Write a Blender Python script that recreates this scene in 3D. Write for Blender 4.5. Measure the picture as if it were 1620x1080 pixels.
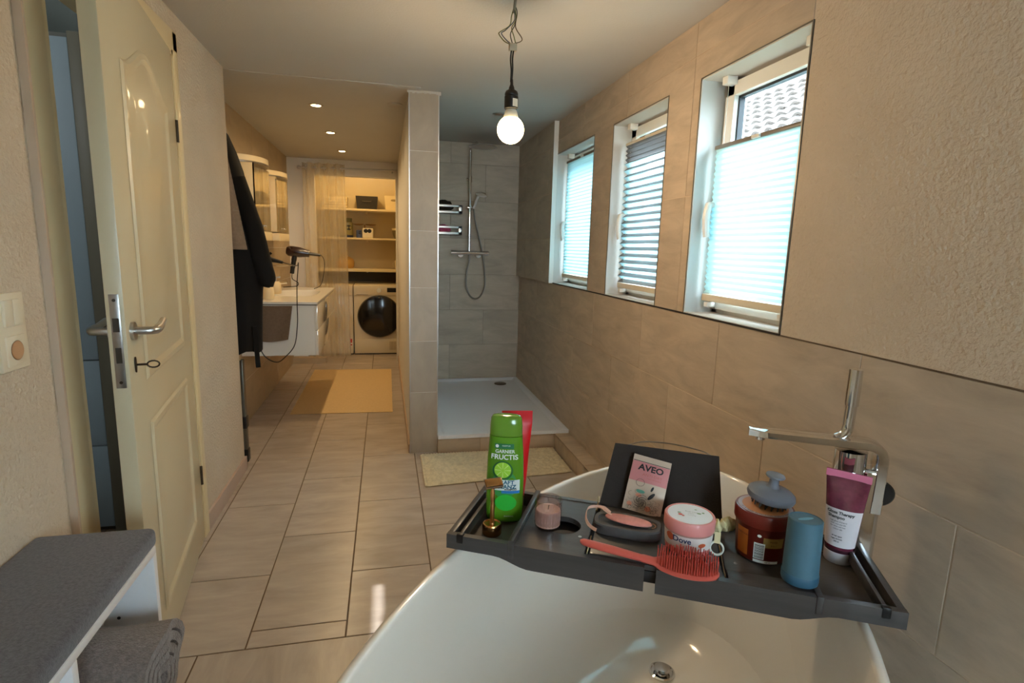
import bpy, bmesh, math, random
from mathutils import Vector, Matrix, noise as mnoise
random.seed(7)
for o in list(bpy.data.objects): bpy.data.objects.remove(o)
scene = bpy.context.scene
COL = scene.collection
PI = math.pi

# ------------------------------------------------------------------ camera
def set_camera():
    f, p, y, r, h = 867.6468, .1681, .2294, .0281, 1.2625
    cy, sy, cp, sp = math.cos(y), math.sin(y), math.cos(p), math.sin(p)
    fw = Vector((sy*cp, cy*cp, -sp)); rt = Vector((cy, -sy, 0)); up = rt.cross(fw)
    c, s = math.cos(r), math.sin(r)
    rt, up = c*rt + s*up, -s*rt + c*up
    cd = bpy.data.cameras.new('camera'); cam = bpy.data.objects.new('camera', cd); COL.objects.link(cam)
    m = Matrix((( rt.x, up.x, -fw.x, 0), (rt.y, up.y, -fw.y, 0), (rt.z, up.z, -fw.z, h), (0, 0, 0, 1)))
    cam.matrix_world = m
    cd.sensor_width = 36; cd.lens = f/1620*36; cd.clip_start = .02; cd.clip_end = 200
    scene.camera = cam
set_camera()

# ------------------------------------------------------------------ world, sun, exposure
SKY_STRENGTH = 18.0
SUN_STRENGTH = 4.5
BULB_WATT = 13.5
SPOT_WATT = 17.0
LAUNDRY_WATT = 4.2
world = bpy.data.worlds.new('world'); scene.world = world; world.use_nodes = True
bg = world.node_tree.nodes['Background']; bg.inputs[0].default_value = (.64, .85, 1, 1); bg.inputs[1].default_value = SKY_STRENGTH
sd = bpy.data.lights.new('sun', 'SUN'); sun = bpy.data.objects.new('sun', sd); COL.objects.link(sun)
sd.energy = SUN_STRENGTH; sd.angle = math.radians(.6); sd.color = (.95, .98, 1)
sun.rotation_euler = Vector((-1.0, .06, -1.36)).to_track_quat('-Z', 'Y').to_euler()
sun.location = (6, 2, 7)
vs = scene.view_settings
vs.view_transform = 'Standard'; vs.look = 'None'; vs.exposure = 0.55; vs.gamma = 1.0; vs.use_curve_mapping = False

# ------------------------------------------------------------------ helpers
def lin(c):
    return tuple(((v/255)/12.92 if v/255 <= .04045 else ((v/255+.055)/1.055)**2.4) for v in c)

class MB:
    def __init__(s): s.v = []; s.f = []
    def add(s, vs_, fs, M=None):
        o = len(s.v)
        if M is not None: vs_ = [M @ Vector(v) for v in vs_]
        s.v += [tuple(v) for v in vs_]; s.f += [tuple(i+o for i in f) for f in fs]; return s
    def box(s, x0, x1, y0, y1, z0, z1, M=None):
        vs_ = [(x0,y0,z0),(x1,y0,z0),(x1,y1,z0),(x0,y1,z0),(x0,y0,z1),(x1,y0,z1),(x1,y1,z1),(x0,y1,z1)]
        return s.add(vs_, [(0,3,2,1),(4,5,6,7),(0,1,5,4),(1,2,6,5),(2,3,7,6),(3,0,4,7)], M)
    def rbox(s, x0, x1, y0, y1, z0, z1, r=.005, seg=2, M=None):
        bm = bmesh.new(); bmesh.ops.create_cube(bm, size=1)
        for v in bm.verts: v.co = Vector(((x0+x1)/2+v.co.x*(x1-x0), (y0+y1)/2+v.co.y*(y1-y0), (z0+z1)/2+v.co.z*(z1-z0)))
        bmesh.ops.bevel(bm, geom=bm.edges[:], offset=r, segments=seg, profile=.5, affect='EDGES')
        bm.verts.index_update()
        s.add([v.co.copy() for v in bm.verts], [[v.index for v in f.verts] for f in bm.faces], M); bm.free(); return s
    def lathe(s, prof, n=32, M=None, sx=1, sy=1):
        vs_ = []; fs = []; m = len(prof)
        for r, z in prof:
            for k in range(n):
                a = 2*PI*k/n; vs_.append((r*math.cos(a)*sx, r*math.sin(a)*sy, z))
        for i in range(m-1):
            for k in range(n):
                a, b = i*n+k, i*n+(k+1) % n
                fs.append((a, b, b+n, a+n))
        fs.append(tuple(range(n-1, -1, -1))); fs.append(tuple((m-1)*n+k for k in range(n)))
        return s.add(vs_, fs, M)
    def cyl(s, p, q, r, n=16, r2=None):
        p, q = Vector(p), Vector(q); d = q-p
        M = Matrix.Translation(p) @ d.to_track_quat('Z', 'Y').to_matrix().to_4x4()
        return s.lathe([(r, 0), (r if r2 is None else r2, d.length)], n, M)
    def tube(s, pts, r, n=8, closed=False):
        pts = [Vector(p) for p in pts]; vs_ = []; fs = []; m = len(pts)
        nrm = None
        for i, p in enumerate(pts):
            if closed: t = pts[(i+1) % m]-pts[i-1]
            else: t = pts[min(i+1, m-1)]-pts[max(i-1, 0)]
            t.normalize()
            if nrm is None: nrm = t.orthogonal().normalized()
            nrm = (nrm-t*nrm.dot(t)).normalized(); b = t.cross(nrm)
            rr = r[i] if isinstance(r, (list, tuple)) else r
            for k in range(n):
                a = 2*PI*k/n; vs_.append(p+(nrm*math.cos(a)+b*math.sin(a))*rr)
        for i in range(m if closed else m-1):
            for k in range(n):
                a, b = i*n+k, i*n+(k+1) % n; c, d = ((i+1) % m)*n+(k+1) % n, ((i+1) % m)*n+k
                fs.append((a, b, c, d))
        if not closed:
            fs.append(tuple(range(n-1, -1, -1))); fs.append(tuple((m-1)*n+k for k in range(n)))
        return s.add(vs_, fs)
    def sphere(s, c, r, n=16, m=10, sz=1):
        return s.lathe([(max(r*math.sin(PI*i/m), 1e-4), -r*sz*math.cos(PI*i/m)) for i in range(m+1)], n, Matrix.Translation(c))
    def prism(s, poly, h0, h1, M=None):
        n = len(poly)
        vs_ = [(x, y, h0) for x, y in poly]+[(x, y, h1) for x, y in poly]
        fs = [tuple(range(n-1, -1, -1)), tuple(range(n, 2*n))]+[(i, (i+1) % n, (i+1) % n+n, i+n) for i in range(n)]
        return s.add(vs_, fs, M)
    def grid(s, fn, nu, nv, M=None, wrap=False):
        vs_ = [fn(i/nu, j/nv) for j in range(nv+1) for i in range(nu+1)]
        fs = [(j*(nu+1)+i, j*(nu+1)+i+1, (j+1)*(nu+1)+i+1, (j+1)*(nu+1)+i) for j in range(nv) for i in range(nu)]
        return s.add(vs_, fs, M)
    def sheet(s, fn, nu, nv, th, M=None):
        """a double-skinned sheet of thickness th (vector function of normal approximated numerically)"""
        P = [[Vector(fn(i/nu, j/nv)) for i in range(nu+1)] for j in range(nv+1)]
        def nr(i, j):
            a = P[j][min(i+1, nu)]-P[j][max(i-1, 0)]; b = P[min(j+1, nv)][i]-P[max(j-1, 0)][i]
            n_ = a.cross(b); return n_.normalized() if n_.length > 1e-12 else Vector((0, 0, 1))
        A = [P[j][i]+nr(i, j)*th/2 for j in range(nv+1) for i in range(nu+1)]
        B = [P[j][i]-nr(i, j)*th/2 for j in range(nv+1) for i in range(nu+1)]
        N = len(A); w = nu+1; fs = []
        for j in range(nv):
            for i in range(nu):
                a = j*w+i; fs.append((a, a+1, a+w+1, a+w)); fs.append((N+a+w, N+a+w+1, N+a+1, N+a))
        for i in range(nu):
            fs.append((i+1, i, N+i, N+i+1)); a = nv*w+i; fs.append((a, a+1, N+a+1, N+a))
        for j in range(nv):
            a = j*w; fs.append((a, a+w, N+a+w, N+a)); a = j*w+nu; fs.append((a+w, a, N+a, N+a+w))
        return s.add(A+B, fs, M)
    def mesh(s, name, m, smooth=True, ang=35):
        me = bpy.data.meshes.new(name); me.from_pydata(s.v, [], s.f); me.update()
        bm = bmesh.new(); bm.from_mesh(me)
        bmesh.ops.recalc_face_normals(bm, faces=bm.faces[:]); bm.to_mesh(me); bm.free()
        if smooth:
            me.polygons.foreach_set('use_smooth', [True]*len(me.polygons)); me.set_sharp_from_angle(angle=math.radians(ang))
        if m is not None: me.materials.append(m)
        return me
    def build(s, name, m, parent=None, smooth=True, M=None, ang=35):
        o = bpy.data.objects.new(name, s.mesh(name, m, smooth, ang)); COL.objects.link(o)
        if parent is not None: o.parent = parent
        if M is not None: o.matrix_local = M
        return o

def tag(o, label=None, cat=None, group=None, kind=None):
    if label: o['label'] = label
    if cat: o['category'] = cat
    if group: o['group'] = group
    if kind: o['kind'] = kind
    return o
def thing(name, label, cat, loc=(0, 0, 0), rz=0, group=None, rot=None):
    o = bpy.data.objects.new(name, None); COL.objects.link(o); o.empty_display_size = .05
    o.location = loc; o.rotation_euler = rot if rot else (0, 0, rz)
    return tag(o, label, cat, group)
def struct(o): o['kind'] = 'structure'; return o
def sroot(name):
    o = bpy.data.objects.new(name, None); COL.objects.link(o); o.empty_display_size = .05; return struct(o)
def face_cam(x, y, extra=0): return math.atan2(-x, y)+math.radians(extra)
def T(x, y, z): return Matrix.Translation((x, y, z))
def Rx(a): return Matrix.Rotation(math.radians(a), 4, 'X')
def Ry(a): return Matrix.Rotation(math.radians(a), 4, 'Y')
def Rz(a): return Matrix.Rotation(math.radians(a), 4, 'Z')
def spline(pts, n=8, closed=False):
    pts = [Vector(p) for p in pts]; out = []; m = len(pts)
    rng = range(m if closed else m-1)
    for i in rng:
        if closed: p0, p1, p2, p3 = pts[i-1], pts[i], pts[(i+1) % m], pts[(i+2) % m]
        else: p0, p1, p2, p3 = pts[max(i-1, 0)], pts[i], pts[i+1], pts[min(i+2, m-1)]
        for k in range(n):
            t = k/n
            out.append(.5*((2*p1)+(p2-p0)*t+(2*p0-5*p1+4*p2-p3)*t*t+(3*p1-p0-3*p2+p3)*t*t*t))
    if not closed: out.append(pts[-1])
    return out

_fonts = {}
def text_geo(s, size=1.0, bold=0.0, spacing=1.0):
    key = (s, size, bold, spacing)
    if key in _fonts: return _fonts[key]
    c = bpy.data.curves.new('t', 'FONT'); c.body = s; c.size = size; c.align_x = 'CENTER'; c.align_y = 'CENTER'; c.offset = bold; c.resolution_u = 3; c.space_character = spacing
    o = bpy.data.objects.new('t', c); COL.objects.link(o)
    dg = bpy.context.evaluated_depsgraph_get(); me = bpy.data.meshes.new_from_object(o.evaluated_get(dg))
    r = ([tuple(v.co) for v in me.vertices], [tuple(p.vertices) for p in me.polygons])
    bpy.data.objects.remove(o); bpy.data.curves.remove(c); bpy.data.meshes.remove(me)
    _fonts[key] = r; return r
def text_on(mb, s, size, fn, bold=0, dx=0, dy=0, sx=1, rot=0, spacing=1.0):
    vs_, fs = text_geo(s, size, bold, spacing); c, q = math.cos(rot), math.sin(rot)
    mb.add([fn((x*c-y*q)*sx+dx, x*q+y*c+dy) for x, y, z in vs_], fs)

# ------------------------------------------------------------------ materials
MATS = {}
def mat(name, col, rough=.5, metal=0, var=0, vscale=8, bump=0, bscale=60, coat=0, emit=None, estr=0, trans=0, alpha=1, sheen=0, spec=.5, stretch=None, rnd=0, bdist=.002, ior=1.45, sss=0):
    if name in MATS: return MATS[name]
    m = bpy.data.materials.new(name); m.use_nodes = True; MATS[name] = m
    nt = m.node_tree; b = nt.nodes['Principled BSDF']; N = nt.nodes.new; L = nt.links.new
    c = lin(col)
    b.inputs['Base Color'].default_value = (*c, 1); b.inputs['Roughness'].default_value = rough; b.inputs['Metallic'].default_value = metal
    b.inputs['Coat Weight'].default_value = coat; b.inputs['Coat Roughness'].default_value = .05; b.inputs['Specular IOR Level'].default_value = spec
    b.inputs['Transmission Weight'].default_value = trans; b.inputs['Alpha'].default_value = alpha; b.inputs['Sheen Weight'].default_value = sheen; b.inputs['IOR'].default_value = ior
    if sss: b.inputs['Subsurface Weight'].default_value = sss; b.inputs['Subsurface Radius'].default_value = (.01, .006, .004)
    if emit: b.inputs['Emission Color'].default_value = (*lin(emit), 1); b.inputs['Emission Strength'].default_value = estr
    if var or bump or rnd:
        tc = N('ShaderNodeTexCoord'); vec = tc.outputs['Object']
        oi = N('ShaderNodeObjectInfo')
        if rnd:
            mu = N('ShaderNodeVectorMath'); mu.operation = 'SCALE'; mu.inputs[0].default_value = (17, 31, 23); L(oi.outputs['Random'], mu.inputs['Scale'])
            ad = N('ShaderNodeVectorMath'); ad.operation = 'ADD'; L(vec, ad.inputs[0]); L(mu.outputs[0], ad.inputs[1]); vec = ad.outputs[0]
        if var or rnd:
            mp = N('ShaderNodeMapping'); mp.inputs['Scale'].default_value = stretch or (1, 1, 1); L(vec, mp.inputs[0])
            nz = N('ShaderNodeTexNoise'); nz.inputs['Scale'].default_value = vscale; nz.inputs['Detail'].default_value = 6; nz.inputs['Roughness'].default_value = .62; nz.inputs['Distortion'].default_value = .6 if stretch else 0
            L(mp.outputs[0], nz.inputs['Vector'])
            mr = N('ShaderNodeMapRange'); mr.inputs[1].default_value = .3; mr.inputs[2].default_value = .7; mr.inputs[3].default_value = 1-var; mr.inputs[4].default_value = 1+var
            L(nz.outputs['Fac'], mr.inputs[0]); v = mr.outputs[0]
            if rnd:
                r2 = N('ShaderNodeMapRange'); r2.inputs[3].default_value = 1-rnd; r2.inputs[4].default_value = 1+rnd; L(oi.outputs['Random'], r2.inputs[0])
                mm = N('ShaderNodeMath'); mm.operation = 'MULTIPLY'; L(v, mm.inputs[0]); L(r2.outputs[0], mm.inputs[1]); v = mm.outputs[0]
            sc = N('ShaderNodeVectorMath'); sc.operation = 'SCALE'; sc.inputs[0].default_value = c; L(v, sc.inputs['Scale']); L(sc.outputs[0], b.inputs['Base Color'])
        if bump:
            n2 = N('ShaderNodeTexNoise'); n2.inputs['Scale'].default_value = bscale; n2.inputs['Detail'].default_value = 4
            L(vec, n2.inputs['Vector']); bp = N('ShaderNodeBump'); bp.inputs['Strength'].default_value = bump; bp.inputs['Distance'].default_value = bdist
            L(n2.outputs['Fac'], bp.inputs['Height']); L(bp.outputs[0], b.inputs['Normal'])
    return m
def emat(name, col, s):
    m = bpy.data.materials.new(name); m.use_nodes = True; nt = m.node_tree; nt.nodes.clear()
    e = nt.nodes.new('ShaderNodeEmission'); e.inputs[0].default_value = (*lin(col), 1); e.inputs[1].default_value = s
    o = nt.nodes.new('ShaderNodeOutputMaterial'); nt.links.new(e.outputs[0], o.inputs[0]); MATS[name] = m; return m
def cloth_mat(name, col, transl=.5, clear=0.0, glossy=0):
    """diffuse + translucent (+ open weave) cloth for blinds and sheer curtains"""
    m = bpy.data.materials.new(name); m.use_nodes = True; nt = m.node_tree; nt.nodes.clear(); N = nt.nodes.new; L = nt.links.new
    d = N('ShaderNodeBsdfDiffuse'); t = N('ShaderNodeBsdfTranslucent'); c = (*lin(col), 1); d.inputs[0].default_value = c; t.inputs[0].default_value = c
    x = N('ShaderNodeMixShader'); x.inputs[0].default_value = transl; L(d.outputs[0], x.inputs[1]); L(t.outputs[0], x.inputs[2]); out = x
    if clear:
        tr = N('ShaderNodeBsdfTransparent'); y = N('ShaderNodeMixShader'); y.inputs[0].default_value = clear; L(x.outputs[0], y.inputs[1]); L(tr.outputs[0], y.inputs[2]); out = y
    o = N('ShaderNodeOutputMaterial'); L(out.outputs[0], o.inputs[0]); MATS[name] = m; return m
def pane_mat(name, tint=(255, 255, 255), refl=1.0):
    m = bpy.data.materials.new(name); m.use_nodes = True; nt = m.node_tree; nt.nodes.clear(); N = nt.nodes.new; L = nt.links.new
    tr = N('ShaderNodeBsdfTransparent'); tr.inputs[0].default_value = (*lin(tint), 1); g = N('ShaderNodeBsdfGlossy'); g.inputs['Roughness'].default_value = .02
    x = N('ShaderNodeMixShader'); x.inputs[0].default_value = .05*refl; L(tr.outputs[0], x.inputs[1]); L(g.outputs[0], x.inputs[2])
    o = N('ShaderNodeOutputMaterial'); L(x.outputs[0], o.inputs[0]); MATS[name] = m; return m

plaster = mat('plaster', (204, 186, 163), .9, bump=1, bscale=85, var=.05, vscale=4, bdist=.007)
ceil_m = mat('ceiling_plaster', (188, 184, 177), .9, bump=.35, bscale=110, var=.03, vscale=2, bdist=.003)
white_plaster = mat('white_plaster', (222, 218, 210), .85, bump=.25, bscale=120)
wall_tile = mat('wall_tile', (186, 168, 147), .55, var=.17, vscale=6, stretch=(.7, 2.4, 1), rnd=.05, bump=.12, bscale=40)
shower_tile = mat('shower_tile', (182, 170, 152), .5, var=.16, vscale=5, stretch=(.7, 2.4, 1), rnd=.05, bump=.12, bscale=40)
column_tile = mat('column_tile', (172, 160, 145), .5, var=.1, vscale=5, stretch=(1.5, .8, 1), rnd=.05, bump=.12, bscale=40)
floor_tile = mat('floor_tile', (175, 161, 149), .26, var=.14, vscale=5, stretch=(2.8, .7, 1), rnd=.05, bump=.06, bscale=30)
grout_light = mat('grout_light', (206, 186, 160), .9)
grout_dark = mat('grout_dark', (104, 86, 66), .9)
white_gloss = mat('white_gloss', (225, 222, 214), .25, coat=.4)
white_matt = mat('white_matt', (222, 218, 210), .5)
door_white = mat('door_white', (204, 190, 158), .35, coat=.2)
frame_white = mat('frame_white', (232, 230, 224), .35)
chrome = mat('chrome', (225, 225, 225), .06, 1)
steel = mat('steel', (170, 165, 160), .28, 1)
alu = mat('aluminium', (190, 188, 185), .35, 1)
black_plastic = mat('black_plastic', (16, 15, 15), .35)
dark_line = mat('dark_trim', (40, 38, 36), .5)
acrylic = mat('tub_acrylic', (232, 224, 212), .12, coat=.6, sss=0)
pane = pane_mat('window_glass')

# ------------------------------------------------------------------ structure
XR, XL, ZC = 1.145, -.776, 2.11
_cache = {}
def tile_mesh(rects, th, m, name):
    key = (tuple(tuple(round(q, 4) for q in r) for r in rects), th, m.name)
    if key not in _cache:
        mb = MB()
        for a, b, c, d in rects:
            if len(rects) == 1:
                e = .0012
                vs_ = [(a,c,-th),(b,c,-th),(b,d,-th),(a,d,-th),(a,c,-e),(b,c,-e),(b,d,-e),(a,d,-e),(a+e,c+e,0),(b-e,c+e,0),(b-e,d-e,0),(a+e,d-e,0)]
                mb.add(vs_, [(0,1,5,4),(1,2,6,5),(2,3,7,6),(3,0,4,7),(4,5,9,8),(5,6,10,9),(6,7,11,10),(7,4,8,11),(8,9,10,11)])
            else: mb.box(a, b, c, d, -th, 0)
        _cache[key] = mb.mesh(name, m, smooth=False)
    return _cache[key]
def tiles(parent, m, origin, u, n, region, rows, length, offs, holes=(), th=.008, gap=.003, name='tile', v=(0, 0, 1)):
    u, v, n, origin = Vector(u), Vector(v), Vector(n), Vector(origin)
    R = Matrix(((u.x, v.x, n.x, 0), (u.y, v.y, n.y, 0), (u.z, v.z, n.z, 0), (0, 0, 0, 1)))
    u0, u1, v0, v1 = region
    for ri in range(len(rows)-1):
        a0, a1 = max(rows[ri], v0), min(rows[ri+1], v1)
        if a1-a0 < .008: continue
        o = offs[ri % len(offs)]; k = math.floor((u0-o)/length)
        while o+k*length < u1:
            b0, b1 = max(o+k*length, u0), min(o+(k+1)*length, u1); k += 1
            if b1-b0 < .008: continue
            rects = [(b0+gap/2, b1-gap/2, a0+gap/2, a1-gap/2)]
            for hu0, hu1, hv0, hv1 in holes:
                new = []
                for x0, x1, y0, y1 in rects:
                    if hu1 <= x0 or hu0 >= x1 or hv1 <= y0 or hv0 >= y1: new.append((x0, x1, y0, y1)); continue
                    if y0 < hv0: new.append((x0, x1, y0, hv0))
                    if y1 > hv1: new.append((x0, x1, hv1, y1))
                    yy0, yy1 = max(y0, hv0), min(y1, hv1)
                    if x0 < hu0: new.append((x0, hu0, yy0, yy1))
                    if x1 > hu1: new.append((hu1, x1, yy0, yy1))
                rects = [r for r in new if r[1]-r[0] > .004 and r[3]-r[2] > .004]
            if not rects: continue
            cu, cv = (b0+b1)/2, (a0+a1)/2
            loc = [(r[0]-cu, r[1]-cu, r[2]-cv, r[3]-cv) for r in rects]
            ob = bpy.data.objects.new(name, tile_mesh(loc, th, m, name)); COL.objects.link(ob); ob.parent = parent
            ob.matrix_local = Matrix.Translation(origin+u*cu+v*cv) @ R
def holed(mb, fn, us, zs, holes):
    """boxes covering the rectangle us x zs less the holes; fn(u0,u1,z0,z1) adds one box"""
    U = sorted(set([us[0], us[1]]+[q for h in holes for q in h[:2] if us[0] < q < us[1]]))
    Zs = sorted(set([zs[0], zs[1]]+[q for h in holes for q in h[2:] if zs[0] < q < zs[1]]))
    for i in range(len(U)-1):
        for j in range(len(Zs)-1):
            c, d = (U[i]+U[i+1])/2, (Zs[j]+Zs[j+1])/2
            if any(h[0] < c < h[1] and h[2] < d < h[3] for h in holes): continue
            fn(U[i], U[i+1], Zs[j], Zs[j+1])

YB = -1.6          # wall behind the camera
# floor
mb = MB(); mb.box(-1.2, 1.4, YB-.1, 7.4, -.12, -.0025); floor = struct(mb.build('floor', grout_dark, smooth=False))
cw = .303; xs = [-.4415+cw*k for k in range(-4, 8)]
rows = sorted(-x for x in xs)
offmap = {}
for k in range(-5, 8):
    offmap[k] = {-1: 2.081, 0: 1.758, 1: 2.0487, 2: 2.358, -2: 1.78}.get(k, 1.758 if k % 2 == 0 else 2.06)
offs = []
for i in range(len(rows)-1):
    xlo = -rows[i+1]; k = round((xlo+.4415)/cw); offs.append(offmap[k])
FR = (1.6746, 7.15, -XR, 1.05)
tiles(floor, floor_tile, (0, 0, 0), (0, 1, 0), (0, 0, 1), FR, rows, .606, offs, th=.01, gap=.0045, v=(-1, 0, 0))
tiles(floor, floor_tile, (0, 0, 0), (1, 0, 0), (0, 0, 1), (XL, XR, YB, 1.6746), [1.6746-.303*k for k in range(12, -1, -1)], .606, [-.175, .03], th=.01, gap=.0045, v=(0, 1, 0))
# ceiling
mb = MB(); mb.box(-1.1, 1.4, YB-.1, 3.2, ZC, ZC+.1); mb.box(.2, 1.4, 3.2, 4.9, ZC, ZC+.1); mb.box(-1.1, .2, 3.2, 6.2, ZC-.003, ZC+.1)
ceiling = struct(mb.build('ceiling', ceil_m, smooth=False))

# right wall
W = {1: (3.02, 3.70), 2: (2.19, 2.75), 3: (1.40, 1.945)}
ZS, ZT = 1.03, 1.895
holes = [(W[k][0], W[k][1], ZS, ZT) for k in W]
wr = sroot('wall_right')
mb = MB(); holed(mb, lambda a, b, c, d: mb.box(XR+.002, 1.34, a, b, c, d), (1.396, 4.85), (0, ZC), holes); mb.box(XR+.002, 1.34, YB, 1.396, 0, 1.03)
mb.build('wall_body', grout_light, wr, smooth=False)
mb = MB(); mb.box(XR+.001, 1.34, YB, 1.3945, 1.03, ZC); mb.build('plaster_field', plaster, wr, smooth=False)
hu = [(-b, -a, c, d) for a, b, c, d in holes]
lowrows = [-.19, .1197, .4227, .7257, 1.0287]
y0, y2 = 2.9036, 2.6198
tiles(wr, wall_tile, (XR, 0, 0), (0, -1, 0), (-1, 0, 0), (-4.70, 1.6, 0, 1.0287), lowrows, .6008, [-y0, -y0, -y2, -y0], th=.008)
tiles(wr, wall_tile, (XR, 0, 0), (0, -1, 0), (-1, 0, 0), (-3.70, -1.396, 1.0287, ZC), [1.0287, 1.48, 1.985, ZC], .6008, [-2.0, -2.6, -2.0], holes=hu, th=.008)
mb = MB(); mb.box(1.117, XR+.01, 3.70, 4.70, ZS, ZC); mb.build('shower_backing', grout_light, wr, smooth=False)
tiles(wr, shower_tile, (1.115, 0, 0), (0, -1, 0), (-1, 0, 0), (-4.70, -3.70, 1.0287, ZC), [1.0287, 1.335, 1.64, 1.94, ZC], .6008, [-4.4, -4.1], th=.007)
mb = MB(); mb.box(1.1145, 1.155, 3.697, 3.7005, ZS, ZC); mb.build('reveal_strip', white_plaster, wr, smooth=False)
# plaster lining of the reveals and the sills with their metal edge
lin_m = mat('reveal_lining', (205, 202, 196), .6, bump=.1, bscale=60)
for k, (a, b) in W.items():
    mb = MB(); mb.box(XR, 1.30, b-.004, b+.001, ZS, ZT); mb.box(XR, 1.30, a-.001, a+.004, ZS, ZT); mb.box(XR, 1.30, a, b, ZT-.004, ZT+.001); mb.box(XR-.001, 1.30, a, b, ZS-.001, ZS+.006)
    mb.build('reveal', lin_m, wr, smooth=False)
    mb = MB(); t = .004
    mb.box(XR-.002, XR+.002, a-t, a, ZS, ZT); mb.box(XR-.002, XR+.002, b, b+t, ZS, ZT); mb.box(XR-.002, XR+.002, a-t, b+t, ZT, ZT+t)
    mb.build('edge_trim', mat('edge_trim', (120, 116, 108), .35, .8), wr, smooth=False)
mb = MB(); mb.box(XR-.003, XR+.003, 1.395, 3.70, 1.0275, 1.0335); mb.build('sill_edge', dark_line, wr, smooth=False)
mb = MB(); mb.box(XR-.001, XR+.004, YB, 1.395, 1.0275, 1.031); mb.build('top_edge', mat('tile_edge', (96, 80, 60), .7), wr, smooth=False)

# shower back wall
YS = 4.69
ws = sroot('wall_shower'); mb = MB(); mb.box(.2, 1.34, YS+.002, YS+.14, 0, ZC); mb.build('wall_body', mat('grout_grey', (150, 140, 126), .9), ws, smooth=False)
tiles(ws, shower_tile, (0, YS, 0), (1, 0, 0), (0, -1, 0), (.30, 1.15, .1, ZC), [.12, .424, .728, 1.03, 1.335, 1.64, 1.94, ZC], .603, [.537, .83], th=.007)

# partition between the corridor and the shower
PX0, PX1, PY = .14, .305, 3.267
wp = sroot('wall_partition'); mb = MB(); mb.box(PX0, PX1-.002, PY+.002, 6.24, 0, ZC); mb.build('wall_body', white_plaster, wp, smooth=False)
tiles(wp, column_tile, (0, PY, 0), (1, 0, 0), (0, -1, 0), (PX0-.002, PX1, 0, ZC), [-.05, .385, .70, 1.02, 1.348, 1.79, ZC], .6, [PX0-.05], th=.007, gap=.0025)
tiles(wp, shower_tile, (PX1, 0, 0), (0, 1, 0), (1, 0, 0), (PY, YS, .1, ZC), [.12, .424, .728, 1.03, 1.335, 1.64, 1.94, ZC], .603, [3.5, 3.8], th=.007)
mb = MB(); mb.box(PX1-.004, PX1+.0015, PY-.0015, PY+.004, 0, ZC); mb.box(PX0-.0035, PX0+.002, PY-.0015, PY+.004, 0, ZC); mb.build('edge_trim', alu, wp, smooth=False)
mb = MB(); n = 14
for i in range(n):
    a = PX0-.01+(PX1-PX0+.02)*i/n; mb.box(a, a+(PX1-PX0+.02)/n, PY-.006, PY+.02, ZC-.012-.008*random.random(), ZC)
mb.build('plaster_edge', ceil_m, wp, smooth=False)
mb = MB(); mb.box(PX0-.010, PX0, PY+.01, 6.1, 0, .055); struct(mb.build('baseboard_partition', mat('baseboard_tile', (176, 150, 128), .5), smooth=False))

# left wall with the door opening
DY0, DY1, DZ = 1.585, 2.43, 1.955
wl = sroot('wall_left'); mb = MB()
holed(mb, lambda a, b, c, d: mb.box(-.90, XL, a, b, c, d), (YB, 2.7), (0, ZC), [(DY0, DY1, -1, DZ)])
mb.box(-1.10, XL, 2.7, 3.166, 0, ZC); mb.build('wall_body', plaster, wl, smooth=False)
mb = MB(); mb.box(XL-.002, XL+.011, 2.475, 3.172, 0, .075); mb.box(XL-.02, XL+.011, 3.166, 3.176, 0, .075)
bb = struct(mb.build('baseboard_left', mat('baseboard_left_tile', (186, 162, 145), .5, var=.06, vscale=6), smooth=False))
# recess wall behind the vanity
XV = -.955
wv = sroot('wall_vanity'); mb = MB(); mb.box(-1.10, XV-.002, 3.166, 7.2, 0, ZC); mb.build('wall_body', white_plaster, wv, smooth=False)
van_tile = mat('vanity_tile', (172, 152, 122), .5, var=.1, vscale=5, stretch=(.8, 2, 1), rnd=.05, bump=.1, bscale=40)
tiles(wv, van_tile, (XV, 0, 0), (0, 1, 0), (1, 0, 0), (3.17, 6.1, 0, ZC), [0, .30, .603, .906, 1.21, 1.512, 1.815, ZC], .603, [3.4, 3.7], th=.007)
# wall at the end of the corridor with the laundry opening
YE = 6.12
we = sroot('wall_end'); mb = MB(); mb.box(XV-.02, -.70, YE, YE+.12, 0, ZC); mb.box(-.70, .2, YE, YE+.12, 1.955, ZC); mb.build('wall_body', white_plaster, we, smooth=False)
mb = MB(); mb.box(XV, -.62, YE-.10, YE, 0, .06); mb.build('plinth', van_tile, we, smooth=False)
wn = sroot('wall_laundry'); mb = MB(); mb.box(-1.1, .4, 7.12, 7.2, 0, 2.2); mb.box(.30, .4, YE+.12, 7.12, 0, 2.2); mb.box(-1.1, .4, YE, 7.2, 2.16, 2.2); mb.build('wall_body', mat('laundry_paint', (226, 206, 160), .8, bump=.1), wn, smooth=False)
mb = MB(); mb.box(.118, .152, YE-.02, YE+.14, 0, 1.97); mb.build('opening_lining', white_plaster, wn, smooth=False)
# wall behind the camera
mb = MB(); holed(mb, lambda a, b, c, d: mb.box(a, b, YB-.1, YB, c, d), (-1.1, 1.34), (0, ZC), [(.22, 1.12, .95, 1.90)]); struct(mb.build('wall_back', plaster, smooth=False))


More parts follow.
